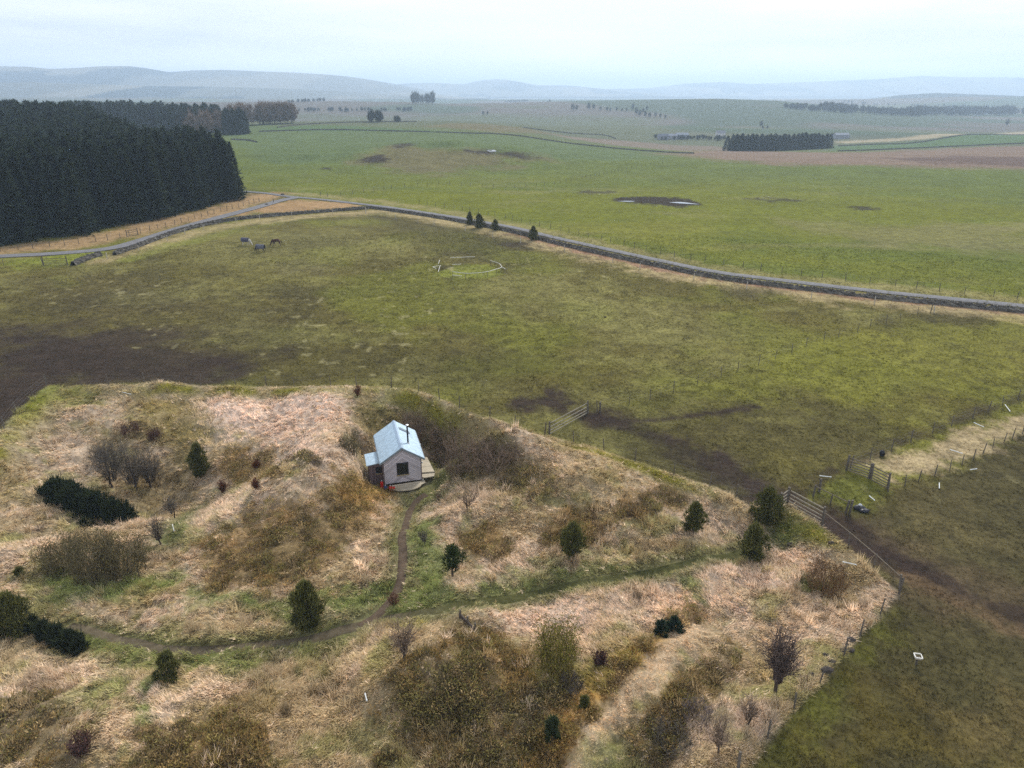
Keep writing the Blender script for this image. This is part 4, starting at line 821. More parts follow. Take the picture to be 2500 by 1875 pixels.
# ------------------------------------------------------------------ plants: builders
def leaf_tris(P, Dr, ln, wd, g):
    """one pointed blade per row: base P, direction Dr (not unit), length ln, width wd"""
    n = len(P); Dr = Dr/np.linalg.norm(Dr, axis=1)[:, None]; q = g.normal(size=(n, 3)); s = np.cross(Dr, q); s /= np.linalg.norm(s, axis=1)[:, None]+1e-9
    ln = np.broadcast_to(ln, n)[:, None]; wd = np.broadcast_to(wd, n)[:, None]
    V = np.stack([P-s*wd/2, P+s*wd/2, P+Dr*ln], 1).reshape(-1, 3); return V
def tri_mesh(name, V, C):
    me = mesh_np(name, V, [np.arange(len(V)).reshape(-1, 3)], C); return me
def crown_shell(seed, h, w, n, prof, leaf, lump=.5, k=11, col=(0.030, 0.050, 0.020), tip=(0.065, 0.085, 0.030), z0=0.0, up=.7, wide=.26):
    """foliage in branch clusters: each cluster is a knot of shoots near the outline, so the edge stays ragged"""
    g = np.random.default_rng(seed); nb = int(np.clip(n/18, 18, 80)); tb = (np.arange(nb)+g.random(nb))/nb; tb = tb**.9; hb = np.arange(nb)*2.4+g.normal(size=nb)*.5
    eb = prof(tb)*w/2*(1-lump*.35*g.random(nb))*g.uniform(.30, 1.06, nb); B = np.stack([eb*np.cos(hb), eb*np.sin(hb), z0+tb*h*.94], 1); rb = (.10+.10*g.random(nb))*w*(.5+.5*prof(tb)); tone_b = g.random(nb)
    i = g.integers(0, nb, n); q = g.normal(size=(n, 3)); q /= np.linalg.norm(q, axis=1)[:, None]; q *= (g.random(n)**.4)[:, None]
    P = B[i]+q*rb[i][:, None]*[1, 1, .85]; P[:, 2] = np.maximum(P[:, 2], z0*.8+.03); out = q*.9+np.stack([np.cos(hb[i])*.5, np.sin(hb[i])*.5, np.full(n, up)], 1)
    tone = .55*tone_b[i]+.45*g.random(n)
    P = np.repeat(P, k, 0); out = np.repeat(out, k, 0)+g.normal(size=(n*k, 3))*.6; tone = np.repeat(tone, k)
    m_ = nb*7; bi = np.repeat(np.arange(nb), 7); Ps = B[bi]+g.normal(size=(m_, 3))*rb[bi][:, None]*.55; Ps[:, 2] += rb[bi]*.5; Ps[:, 2] = np.maximum(Ps[:, 2], z0*.8+.03)
    os_ = np.stack([np.cos(hb[bi])*.45, np.sin(hb[bi])*.45, np.full(m_, 1.2)], 1)+g.normal(size=(m_, 3))*.25
    V = np.vstack([leaf_tris(P, out, leaf*g.uniform(.6, 1.35, n*k), leaf*wide, g), leaf_tris(Ps, os_, leaf*1.9*g.uniform(.7, 1.3, m_), leaf*wide*1.1, g)]); tone = np.concatenate([tone, .6+.4*g.random(m_)])
    c = np.array(col)[None, :]*(1-tone[:, None])+np.array(tip)[None, :]*tone[:, None]; c = c*g.uniform(.7, 1.3, (len(c), 1)); return V, np.repeat(c, 3, 0)
P_OVO = lambda t: np.clip(np.sin(np.pi*np.clip(t**.85*.86+.12, 0, 1))**.85, 0, 1)
P_CONE = lambda t: np.clip((1-t)**.75*np.minimum(1, t*5+.45), 0.03, 1)
P_DOME = lambda t: np.sqrt(np.clip(1-t**2, 0, 1))*.95+.05
def px_scale(w): return float(w[1]*CP - (w[2]-H)*SP)/F      # metres per photo pixel at a ground point
def limb_tree(h, r, seed, limbs=7, spread=.3, from_=.25):
    b = MB(); g = random.Random(seed); x = y = 0; pts = []
    for k in range(6): pts.append((x, y, -.2+h*k/5)); x += g.uniform(-.04, .04)*h; y += g.uniform(-.04, .04)*h
    for k in range(5): b.tube(pts[k], pts[k+1], r*(1-k/5.5), r*(1-(k+1)/5.5), 7)
    for k in range(limbs):
        t = from_+(.92-from_)*k/limbs; z = t*h; a = g.uniform(0, 6.28); l = h*spread*(1-.6*t); i = min(4, int(t*5)); bx, by, _ = pts[i]
        b.tube((bx, by, z), (bx+math.cos(a)*l, by+math.sin(a)*l, z+l*.5), r*.35*(1-t*.6), r*.08, 5)
    return b
TREES = dict(n=0)
def pine(cx, by, ty, wpx, label, trunk=.12, prof=P_OVO, lump=.8, dens=1.0, cat='pine tree', name='pine_tree', col=(0.046, 0.054, 0.016), tip=(0.165, 0.16, 0.045), leaf=None, group='young pines'):
    w = Wp(cx, by); sc = px_scale(w); h = max(.5, top_z(w[0], w[1], ty)-w[2]); wd = wpx*sc; seed = 200+TREES['n']; TREES['n'] += 1
    leaf = leaf or max(.15, .055*h); t = thing(name, label, cat, w, 0, group)
    limb_tree(h*.9, .028*h+.02, seed, from_=max(.2, trunk)).build('trunk', M['bark'], t)
    n = int(dens*270*wd*h/leaf/6.5+80); V, C = crown_shell(seed, h*(1-trunk)-leaf*.5, wd*.95, n, prof, leaf, lump, 10, col, tip, h*trunk)
    me = tri_mesh('crown', V, C); link('crown', me, M['leaf'], t); return t
pine(42, 1556, 1446, 96, 'big bushy pine cut by the left frame edge at the start of the footpath', .02, dens=1.2)
pine(415, 1658, 1590, 66, 'small compact pine standing alone below the curved dark footpath', .03)
pine(754, 1533, 1418, 84, 'tall dense pine standing just above the curved dark footpath', .04, dens=1.2)
pine(1107, 1408, 1330, 64, 'thin open pine with a bare stem between the hut path and trodden green path', .30, lump=1.1, dens=.5, col=(0.026, 0.046, 0.014), tip=(0.07, 0.09, 0.025))
pine(1395, 1370, 1274, 66, 'upright pine with a bare stem in front of a round ochre knoll', .20)
pine(1692, 1302, 1224, 62, 'rounded pine with a dark patch under it on the upper bank', .12)
pine(1832, 1376, 1278, 72, 'ragged leaning pine at the very end of the trodden green path', .16, lump=1.2)
pine(1869, 1280, 1190, 84, 'broad dark pine beside the short pale hurdle and gates', .03, dens=1.2)
pine(492, 1168, 1080, 50, 'dark pine wedged in the gully right of the left hollow', .10, lump=1.0)
for q, lab in (((1147, 548, 516, 21), 'leftmost of the young pines growing by the roadside wall'), ((1170, 556, 521, 30), 'tallest of the young pines by the roadside wall, touching another'), ((1209, 562, 535, 24), 'small ragged pine by the roadside wall between the pair and the lone one'), ((1302, 586, 551, 29), 'rounded lone pine farthest along the roadside wall')):
    pine(*q, lab, .02, prof=lambda t: P_OVO(t)*.5+P_CONE(t)*.5, group='pines by the roadside wall')
pine(1612, 1556, 1512, 36, 'left of two blue green juniper bushes beside the pale lower track', 0, P_DOME, .5, name='juniper_bush', cat='bush', col=(0.016, 0.034, 0.022), tip=(0.035, 0.06, 0.035), group='dark bushes')
pine(1645, 1546, 1508, 50, 'right, wider of two blue green juniper bushes beside the pale lower track', 0, P_DOME, .5, name='juniper_bush', cat='bush', col=(0.016, 0.034, 0.022), tip=(0.035, 0.06, 0.035), group='dark bushes')
pine(1348, 1812, 1748, 46, 'dim green bush low in the brown heath near the bottom edge', 0, P_DOME, .8, name='juniper_bush', cat='bush', col=(0.03, 0.045, 0.016), tip=(0.06, 0.075, 0.03), group='dark bushes')
pine(1427, 1726, 1698, 24, 'tiny dark bush beside the orange edge of the pale lower track', 0, P_DOME, .6, name='juniper_bush', cat='bush', group='dark bushes')
pine(50, 1412, 1386, 26, 'tiny dark bush in pale grass at the far left', 0, P_DOME, .6, name='juniper_bush', cat='bush', group='dark bushes')
shrub_late = (858, 1112, 1046, 60)
def thicket(label, lobes, name, group, col, tip, seed, cat='bush'):
    ws = [Wp(*l[:2]) for l in lobes]; t = thing(name, label, cat, ws[0], 0, group); VV = []; CC = []; b = MB()
    for k, (l, w) in enumerate(zip(lobes, ws)):
        sc = px_scale(w); wd = l[2]*sc; h = l[3]*sc*1.1; V, C = crown_shell(seed+k, h, wd, int(120*wd*h+150), P_DOME, .22, .6, 10, col, tip); VV.append(V+(w-ws[0])); CC.append(C)
        o = w-ws[0]; b.tube(o+np.array([0, 0, -.2]), o+np.array([.1, .05, h*.6]), .05, .03, 6)
    link('crown', tri_mesh('crown', np.vstack(VV), np.vstack(CC)), M['leaf'], t); b.build('stem', M['bark'], t); return t
thicket('long dark gorse thicket slanting down the side of the left hollow', [(140, 1220, 80, 46), (190, 1246, 96, 60), (240, 1264, 96, 60), (286, 1276, 80, 54), (128, 1212, 52, 34), (152, 1226, 60, 42), (182, 1240, 66, 48), (216, 1256, 70, 50), (248, 1270, 70, 48), (280, 1278, 66, 44), (306, 1266, 44, 34), (170, 1214, 60, 38), (140, 1196, 40, 20), (214, 1288, 36, 20)], 'gorse_bush', 'dark bushes', (0.018, 0.028, 0.013), (0.034, 0.046, 0.018), 400)
thicket('low dark spreading juniper over the left end of the footpath', [(110, 1560, 60, 44), (140, 1570, 60, 42), (168, 1580, 60, 38), (192, 1588, 40, 26), (84, 1548, 60, 40)], 'juniper_bush', 'dark bushes', (0.020, 0.030, 0.015), (0.04, 0.05, 0.02), 430)
# ---- bare shrubs and saplings: many thin curved stems
def twigs(seed, h, w, n, col, segs=4, wd=.016, side=5, lean=1.0, trunk=0.0, leafc=None, leafn=0, leafs=.09):
    g = np.random.default_rng(seed); V = []; Fq = []; C = []; base = 0; tips = []
    def strip(pts, w0, w1, c):
        nonlocal base
        s = g.normal(size=3); d = pts[-1]-pts[0]; s = np.cross(d, s); s /= np.linalg.norm(s)+1e-9; m = len(pts)
        for k, p in enumerate(pts):
            q = (w0+(w1-w0)*k/(m-1))/2; V.append(p-s*q); V.append(p+s*q); C.append(c); C.append(c)
        for k in range(m-1): Fq.append((base+2*k, base+2*k+1, base+2*k+3, base+2*k+2))
        base += 2*m
    for i in range(n):
        a = g.uniform(0, 6.283); rad = w/2*np.sqrt(g.random())*lean; r0 = w*.5*(.35 if trunk else .72)*np.sqrt(g.random())*(1-trunk); hh = h*g.uniform(.6, 1.0)*(1-.35*(rad/(w/2))**2); pts = []
        for k in range(segs+1):
            t = k/segs; r = r0+(max(rad, r0)-r0)*t**1.4; aa = a+.35*np.sin(3*t+i); zz = trunk*h*.6+(hh-trunk*h*.6)*t**.85 if trunk else hh*t**.85
            pts.append(np.array([r*np.cos(aa), r*np.sin(aa), zz])+g.normal(size=3)*.03*h*t)
        c = np.array(col)*g.uniform(.6, 1.45); strip(pts, wd*1.6, wd*.7, c); tips.append(pts[-1])
        for k in range(side):
            t = g.uniform(.3, .95); j = int(t*segs); p = pts[j]+(pts[min(j+1, segs)]-pts[j])*(t*segs-j); d = g.normal(size=3); d[2] = abs(d[2])+.4; l = h*g.uniform(.10, .26)
            q = p+d/np.linalg.norm(d)*l; strip([p, (p+q)/2+g.normal(size=3)*.02*h, q], wd, wd*.5, c*g.uniform(.8, 1.25)); tips.append(q)
    V = np.array(V); C = np.array(C); lv = None
    if leafn:
        T = np.array(tips); P = T[g.integers(0, len(T), leafn)]+g.normal(size=(leafn, 3))*.05*h; lv = leaf_tris(P, g.normal(size=(leafn, 3))+[0, 0, .4], leafs*g.uniform(.6, 1.3, leafn), leafs*.5, g); lc = np.repeat(np.array(leafc)[None, :]*g.uniform(.6, 1.4, (leafn, 1)), 3, 0)
        return V, np.array(Fq), C, lv, lc
    return V, np.array(Fq), C, None, None
def shrub(cx, by, ty, wpx, label, n=90, col=(0.10, 0.078, 0.06), name='bare_shrub', cat='shrub', group='bare shrubs', trunk=0.0, wd=.02, side=6, leafc=None, leafn=0, leafs=.1, lean=1.0):
    w = Wp(cx, by); sc = px_scale(w); h = max(.5, top_z(w[0], w[1], ty)-w[2]); seed = 500+TREES['n']; TREES['n'] += 1
    t = thing(name, label, cat, w, 0, group); V, Fq, C, lv, lc = twigs(seed, h, wpx*sc, n, col, wd=wd, side=side, trunk=trunk, leafc=leafc, leafn=leafn, leafs=leafs, lean=lean)
    link('twigs', mesh_np('twigs', V, [Fq], C), M['twig'], t)
    st = limb_tree(h*(.75 if trunk else .4), .022*h+.015, seed, limbs=5, spread=.35, from_=.35); st.build('trunk' if trunk else 'stem', M['bark'], t)
    if lv is not None: link('leaves', tri_mesh('leaves', lv, lc), M['leaf'], t)
    return t
GREY = (0.105, 0.090, 0.072); BRN = (0.175, 0.125, 0.088); OLV = (0.12, 0.098, 0.052); MAR = (0.085, 0.05, 0.040); RUS = (0.12, 0.055, 0.026)
shrub(*shrub_late, 'olive brown twiggy shrub on the bank behind the hut lean to', 90, OLV, leafc=(0.11, 0.095, 0.04), leafn=500, leafs=.11)
for q, lab, n, c in (((160, 1400, 1312, 110), 'left lobe of the big olive brown shrub below the gorse', 150, OLV), ((235, 1412, 1288, 140), 'central, tallest lobe of the big olive brown shrub below the gorse', 220, OLV), ((315, 1405, 1300, 120), 'right lobe of the big olive brown shrub below the gorse', 170, OLV)): shrub(*q, lab, n, c, leafc=(0.10, 0.085, 0.03), leafn=1400, leafs=.12)
for q, lab in (((275, 1190, 1070, 100), 'grey bare tree on the left in the left hollow'), ((330, 1200, 1062, 110), 'tallest grey bare tree in the middle of the left hollow'), ((372, 1192, 1090, 80), 'grey bare tree on the right in the left hollow'), ((255, 1140, 1072, 70), 'grey twiggy shrub high on the left bank')): shrub(*q, lab, 90, GREY, 'bare_tree', 'tree', 'bare trees in the left hollow', trunk=.25)
shrub(392, 1334, 1252, 56, 'thin leaning bare sapling beside the green gully floor', 34, GREY, 'bare_sapling', 'sapling', 'bare saplings', trunk=.35, wd=.025); shrub(424, 1268, 1205, 46, 'upright bare sapling on the green gully floor', 26, GREY, 'bare_sapling', 'sapling', 'bare saplings', trunk=.4, wd=.025)
for q, lab in (((1040, 1085, 1018, 74), 'brown bare shrub closest behind the hut roof'), ((1085, 1098, 1016, 84), 'brown bare shrub highest up the bank behind the hut'), ((1075, 1140, 1076, 80), 'brown bare shrub beside the hut side deck'), ((1125, 1118, 1048, 86), 'second brown bare shrub right of the hut, upper row'), ((1118, 1160, 1100, 80), 'brown bare shrub at the near foot of the hut hollow'), ((1165, 1150, 1078, 90), 'middle brown bare shrub of the hollow right of the hut'),
               ((1180, 1118, 1060, 80), 'brown bare shrub under the fence bank in the hut hollow'), ((1212, 1150, 1088, 86), 'fourth brown bare shrub right of the hut, lower row'), ((1245, 1126, 1076, 70), 'brown bare shrub at the far right end of the hut hollow'), ((1010, 1056, 1000, 70), 'brown bare shrub behind the far end of the hut ridge')): shrub(*q, lab, 78, BRN, wd=.02, side=7, group='brown bare shrubs behind the hut')
shrub(1362, 1640, 1505, 112, 'yellow green broom shrub above the brown heath slope', 120, (0.13, 0.11, 0.03), 'broom_shrub', leafc=(0.15, 0.13, 0.022), leafn=2200, leafs=.11)
shrub(988, 1612, 1506, 78, 'bare leggy tree beside the edge of the brown heath slope', 46, BRN, 'bare_tree', 'tree', 'bare saplings', trunk=.3, wd=.026); shrub(962, 1482, 1446, 34, 'small reddish sapling where the two footpaths meet', 26, RUS, 'bare_sapling', 'sapling', 'bare saplings', trunk=.2, leafc=(0.11, .05, .03), leafn=160)
shrub(1893, 1692, 1532, 86, 'dark brown leafless tree standing in pale grass near the right fence', 100, (0.095, 0.068, 0.055), 'brown_tree', 'tree', 'bare saplings', trunk=.3, wd=.03, leafc=(0.10, 0.07, 0.055), leafn=420, leafs=.12)
shrub(2012, 1448, 1362, 116, 'rusty fan shaped shrub beside the thick white tube', 130, (0.15, 0.09, 0.045), 'rusty_shrub')
shrub(1824, 1775, 1692, 62, 'small bare tree in mauve grass nearer the right fence', 40, BRN, 'bare_tree', 'tree', 'bare saplings', trunk=.35, wd=.022); shrub(1752, 1838, 1752, 76, 'small bare tree in mauve grass by the bottom edge', 46, BRN, 'bare_tree', 'tree', 'bare saplings', trunk=.35, wd=.022)
shrub(1640, 1830, 1760, 120, 'greyish bare thicket at the bottom beside the pale track', 50, GREY); shrub(1700, 1760, 1715, 90, 'mauve twiggy scrub left of the small bare trees', 45, (0.13, 0.105, 0.10))
shrub(1143, 1250, 1185, 62, 'thin bare sapling on the pale mound right of the hut path', 26, BRN, 'bare_sapling', 'sapling', 'bare saplings', trunk=.4, wd=.024); shrub(1036, 1330, 1290, 36, 'small dark sapling in the green grass beside the hut path', 26, GREY, 'bare_sapling', 'sapling', 'bare saplings', trunk=.3)
shrub(1070, 1228, 1196, 22, 'thin sapling stake beside the hut path, nearest the hut', 14, BRN, 'bare_sapling', 'sapling', 'bare saplings', trunk=.4)
shrub(1395, 1690, 1640, 70, 'grey brown twiggy shrub between broom and the pale lower track', 40, (0.075, 0.062, 0.055))
for q, lab in (((545, 1206, 1172, 18), 'rusty beech sapling at the head of the green gully'), ((628, 1150, 1124, 18), 'rusty beech sapling on the ochre bank, upper of two'), ((627, 1202, 1166, 16), 'rusty beech sapling on the ochre bank, lower of two'), ((874, 970, 940, 18), 'dark red beech sapling on the skyline of the bank behind the hut')): shrub(*q, lab, 30, RUS, 'beech_sapling', 'sapling', 'beech saplings', trunk=.1, leafc=(0.10, .035, .018), leafn=420, leafs=.12)
for q, lab in (((322, 1062, 1028, 56), 'wide maroon shrub high in the left hollow'), ((380, 1078, 1042, 40), 'smaller maroon shrub on the ochre bank of the left hollow'), ((1463, 1624, 1588, 34), 'maroon shrub beside the orange track edge'), ((204, 1842, 1790, 52), 'maroon shrub in the bottom left corner heath')): shrub(*q, lab, 60, MAR, 'maroon_shrub', 'shrub', 'maroon shrubs', leafc=(0.075, .036, .030), leafn=380, leafs=.12)

# ------------------------------------------------------------------ spruces
def spruce_mesh(seed, h, w, n, leaf, k=4):
    g = np.random.default_rng(seed); t = g.random(n)**1.15; th = g.random(n)*2*np.pi; e = np.clip((1-t)**.68*w/2, .12, None); layer = .75+.35*(np.abs((t*h/1.5) % 1-.5)*2)
    rho = e*layer*np.sqrt(.15+.85*g.random(n))*(.8+.4*vn(2*np.cos(th)+6*t, 2*np.sin(th)+seed, seed)); P = np.stack([rho*np.cos(th), rho*np.sin(th), .02*h+t*h*.97], 1)
    out = np.stack([np.cos(th), np.sin(th), -.25+.9*t], 1); out[t > .96] = [0, 0, 1]
    tone = np.repeat(g.random(n), k); P = np.repeat(P, k, 0); out = np.repeat(out, k, 0)+g.normal(size=(n*k, 3))*.45
    V = leaf_tris(P, out, leaf*g.uniform(.6, 1.3, n*k), leaf*.38, g); c = np.array([0.016, 0.025, 0.013])[None, :]*(1-tone[:, None])+np.array([0.038, 0.052, 0.026])[None, :]*tone[:, None]; c *= g.uniform(.7, 1.3, (n*k, 1))
    return V, np.repeat(c, 3, 0)
SPR = []
for k in range(6):
    me = tri_mesh('spruce_tree', *spruce_mesh(700+k, 1.0*16, 5.2+.3*(k % 3), 620, .95)); me.materials.append(M['leaf']); SPR.append(me)
LOW = [spruce_mesh(720+k, 16, 5.2, 190, 1.5) for k in range(4)]
def spruce(x, y, h, label, group, g, wide=1.0, z=None):
    o = bpy.data.objects.new('spruce_tree', SPR[int(g.integers(0, 6))]); COL.objects.link(o); o.location = (x, y, hz(x, y) if z is None else z); s = h/16*(.93+.14*g.random()); q = s*wide*(.9+.25*g.random()); o.scale = (q, q, s); o.rotation_euler = (0, 0, g.uniform(0, 6.28)); return prop(o, label, 'tree', group)
edge = XY([(-140, 625), (-60, 610), (0, 601), (98, 588), (220, 575), (304, 550), (376, 540), (500, 507), (590, 488), (608, 476)])
FOREST = np.vstack([edge, [(-78, 211), (-97, 224), (-112, 230), (-135, 258), (-163, 300), (-190, 345), (-330, 330), (-250, 130)]])
g = np.random.default_rng(77); gx, gy = np.meshgrid(np.arange(-340, -60, 3.3), np.arange(110, 350, 3.3)); gx = gx.ravel()+g.uniform(-1, 1, gx.size); gy = gy.ravel()+g.uniform(-1, 1, gy.size)
sdf = poly_sd(gx, gy, FOREST); sdl = line_d(gx, gy, edge); keep = (sdf < -1.2) & (np.arctan2(gx, gy) > -.74); gx, gy, sdf, sdl = gx[keep], gy[keep], sdf[keep], sdl[keep]; rank = np.argsort(np.hypot(gx, gy)+sdl*1.2+60*(np.arctan2(gx, gy) < -.66)); NI = 225
zz = height(gx, gy, False)
for i in rank[:NI]: spruce(gx[i], gy[i], 13.8+3.4*g.random(), 'dark spruce in the dense plantation left of the forest road', 'plantation spruces', g, 1.05, zz[i])
def mass(name, label, xs, ys, hs, meshes, g, m=None, kind='stuff', cat='forest', wide=1.0):
    VV = []; CC = []; zz = height(xs, ys, False)
    for x, y, z, h in zip(xs, ys, zz, hs):
        V, C = meshes[int(g.integers(0, len(meshes)))]; s = h/16; a = g.uniform(0, 6.28); c_, s_ = math.cos(a), math.sin(a); q = s*wide*g.uniform(.9, 1.2)
        VV.append(np.stack([(V[:, 0]*c_-V[:, 1]*s_)*q+x, (V[:, 0]*s_+V[:, 1]*c_)*q+y, V[:, 2]*s+z], 1)); CC.append(C*g.uniform(.75, 1.25))
    return prop(link(name, tri_mesh(name, np.vstack(VV), np.vstack(CC)), m or M['leaf']), label, cat, None, kind)
r_ = rank[NI:]; mass('spruce_forest', 'dense dark interior of the spruce plantation', gx[r_], gy[r_], 13.8+3.6*g.random(len(r_)), LOW, g, wide=1.1)
n_ = 320; bx = g.uniform(-310, -186, n_); by = g.uniform(470, 540, n_); ok = (bx < -.385*by) & (bx > -.62*by)
mass('spruce_forest', 'second dark conifer wood farther off behind the plantation', bx[ok], by[ok], 12.5+3*g.random(ok.sum())+3*ss(-200, -260, bx[ok]), LOW, g, wide=1.2)
bp = XY([(1795, 369), (2030, 361)]); u = bp[1]-bp[0]; ln = np.hypot(*u); u = u/ln; nn = np.array([-u[1], u[0]])
for row in range(3):
    for k in range(22):
        p = bp[0]+u*(ln*(k+.25*(row % 2)+g.uniform(-.15, .15))/21.5)+nn*row*3.6; spruce(p[0], p[1], 9.6+1.0*g.random(), 'blue green spruce in the rectangular shelterbelt out on the fields', 'shelterbelt spruces', g, 1.75)
cp_ = Wp(566, 329)
for k in range(14): spruce(cp_[0]+g.uniform(-9, 8), cp_[1]+g.uniform(0, 14), 13+3*g.random(), 'dark conifer in the round clump by the white farm buildings', 'clump conifers', g, 1.25)
# ---- far bare wood and hill trees
def bare_crown(seed, h, w, n, col, leaf):
    gg = np.random.default_rng(seed); V, C = crown_shell(seed, h*.8, w, n, lambda t: np.sin(np.pi*np.clip(t*.8+.18, 0, 1))**.6, leaf, .7, 4, tuple(np.array(col)*.7), tuple(np.array(col)*1.3), h*.18, wide=.22)
    tr = leaf_tris(np.zeros((3, 3))+[[0, 0, 0]], np.array([[.02, 0, 1], [0, .03, 1], [-.02, 0, 1.0]]), h*.7, .5, gg); return np.vstack([V, tr]), np.vstack([C, np.tile(np.array([[.06, .05, .04]]), (9, 1))])
BARE = [bare_crown(800+k, 16, 11, 150, (0.16, 0.115, 0.085), 1.9) for k in range(4)]; HT = [bare_crown(820+k, 16, 13, 70, (0.03, 0.035, 0.026), 3.4) for k in range(4)]
def single(name, meshes): 
    out = []
    for V, C in meshes: me = tri_mesh(name, V, C); me.materials.append(M['leaf']); out.append(me)
    return out
BM, HM = single('bare_tree', BARE), single('hill_tree', HT)
def spot(me, name, x, y, h, label, group, wide=1.0, sink=0.0):
    o = bpy.data.objects.new(name, me[int(g.integers(0, len(me)))]); COL.objects.link(o); o.location = (x, y, hz(x, y)-sink); s = h/16; o.scale = (s*wide, s*wide, s); o.rotation_euler = (0, 0, g.uniform(0, 6.28)); return prop(o, label, 'tree', group)
wl = XY([(560, 312), (640, 307), (716, 302)])
for k in range(46):
    t = g.random(); p = wl[0]+(wl[2]-wl[0])*t; q = g.uniform(0, 26)*(1-.5*t); spot(BM, 'bare_tree', p[0]-q*.25, p[1]+q, 12+3*g.random(), 'bare brown tree in the far wood behind the dark conifer clump', 'far bare brown wood')
for k in range(14):
    p = Wp(450+90*g.random(), 322+8*g.random()); spot(BM, 'bare_tree', p[0], p[1], 10+4*g.random(), 'bare reddish tree round the white farm behind the plantation', 'bare trees round the farm')
for (cx, by_, wpx, hp, n, lab, grp, r_sink) in ((910, 297, 46, 22, 12, 'hazy dark tree in the wider copse on the green skyline', 'wider skyline copse', 0), (968, 298, 20, 13, 5, 'hazy dark tree in the tiny copse on the green skyline', 'tiny skyline copse', 0), (1022, 252, 30, 22, 8, 'hazy blue tree in the left half of the far hilltop copse', 'far hilltop copse, left half', 0), (1054, 252, 26, 22, 8, 'hazy blue tree in the right half of the far hilltop copse', 'far hilltop copse, right half', 0)):
    for k in range(n):
        p = Wp(cx+(g.random()-.5)*wpx, by_+2); sc = px_scale(p); spot(HM, 'hill_tree', p[0], p[1]+g.uniform(0, 8), hp*sc*(.8+.3*g.random()), lab, grp, .75)
for px_, py_, hp in ((1398, 271, 14), (1408, 270, 11), (1437, 268, 14), (1449, 268, 11), (1466, 271, 9), (1482, 272, 9), (1490, 273, 8), (1505, 272, 9), (1518, 273, 7), (1530, 272, 7), (1545, 269, 13), (1553, 280, 14), (1562, 284, 13), (1575, 286, 12), (1585, 288, 11), (1600, 286, 10), (1612, 288, 9), (1624, 290, 8), (1570, 276, 10), (1580, 270, 9), (1858, 310, 12), (1862, 316, 7), (1873, 315, 7), (2457, 308, 14), (1180, 282, 9), (1190, 281, 8)):
    p = Wp(px_, py_); spot(HM, 'hill_tree', p[0], p[1], hp*px_scale(p), 'scattered hazy tree on the smooth hill behind the shelterbelt' if px_ > 1300 else 'faint tree on the pinkish far moor', 'trees scattered on the far hills', .85)
def strip_mass(label, pts, n, hp, seed, depth=30):
    P = XY(pts); gg = np.random.default_rng(seed); s = gg.random(n)*(len(P)-1); i = s.astype(int); f = (s-i)[:, None]; Q = P[i]*(1-f)+P[np.minimum(i+1, len(P)-1)]*f; Q[:, 1] += gg.uniform(0, depth, n)
    sc = np.hypot(Q[:, 0], Q[:, 1])/F; mass('woodland', label, Q[:, 0], Q[:, 1], hp*sc*gg.uniform(.75, 1.1, n), HT, gg, cat='woodland')
strip_mass('hazy strip wood lying across the shoulder of the smooth far hill', D((1705, 236), (1760, 240), (1842, 247)), 70, 9, 1); strip_mass('long hazy plantation strip on the right skyline', D((1782, 238), (1860, 244), (1960, 251), (2000, 252)), 110, 12, 2)
strip_mass('broad hazy woodland behind the strip on the far right', D((1980, 250), (2060, 250), (2150, 250), (2260, 250)), 150, 13, 3, 80); strip_mass('thin line of hazy field trees left of the hilltop copse', D((620, 243), (700, 242), (790, 243), (890, 241)), 50, 7, 4)
strip_mass('hazy hedge line of trees along the far moor on the left', D((620, 224), (660, 221), (700, 219)), 22, 6, 5); strip_mass('low scrub and trees round the far farm sheds', D((1420, 303), (1480, 303), (1530, 304), (1575, 305)), 40, 8, 6, 15)
strip_mass('faint dark wood along the crest of the middle far hill', D((1090, 222), (1140, 220), (1190, 220)), 46, 4, 8); strip_mass('dark patch of wood on the crest right of the middle hill', D((1830, 222), (1900, 228), (2100, 232)), 30, 4, 9)
# ------------------------------------------------------------------ far farm buildings
def barn(px, py, wm, hm, lab, wc, rc, rot=0.2):
    p = Wp(px, py); t = thing('farm_building', lab, 'farm building', p, rot, 'far farm buildings'); l, d = wm/2, wm*.22
    b = MB(); b.add([(-l, -d, -.3), (l, -d, -.3), (l, d, -.3), (-l, d, -.3), (-l, -d, hm), (l, -d, hm), (l, d, hm), (-l, d, hm), (-l, 0, hm*1.5), (l, 0, hm*1.5)], [(0, 1, 5, 4), (2, 3, 7, 6), (1, 2, 6, 9, 5), (3, 0, 4, 8, 7)]); b.build('wall', mat('far_wall', wc, var=.1), t)
    q = d*1.12; z = hm-.1; r = MB(); r.add([(-l*1.03, -q, z), (l*1.03, -q, z), (l*1.03, 0, hm*1.5+.12), (-l*1.03, 0, hm*1.5+.12), (-l*1.03, q, z), (l*1.03, q, z)], [(0, 1, 2, 3), (3, 2, 5, 4)]); r.build('roof', mat('far_roof', rc, var=.1), t)
barn(1618, 341, 9, 3.2, 'low dark farm shed leftmost of the far farm, in haze', (.25, .25, .27), (.12, .13, .16)); barn(1640, 340, 9, 3, 'pale roofed farm shed in the middle of the far farm', (.25, .25, .26), (.22, .23, .26)); barn(1664, 339, 11, 3.4, 'long pale farm shed right of the middle one, in haze', (.25, .26, .28), (.22, .24, .27))
barn(1758, 336, 8, 4, 'hazy farmhouse peeping left of the rectangular shelterbelt', (.5, .48, .45), (.2, .2, .22)); barn(2052, 338, 13, 3, 'long pale shed just right of the rectangular shelterbelt', (.25, .26, .28), (.2, .22, .25)); barn(456, 322, 8, 4.2, 'white gabled farmhouse showing over the plantation tops', (.8, .8, .78), (.3, .3, .32), .9); barn(515, 319, 11, 2.6, 'low white farm range left of the dark conifer clump', (.8, .8, .8), (.35, .36, .4))

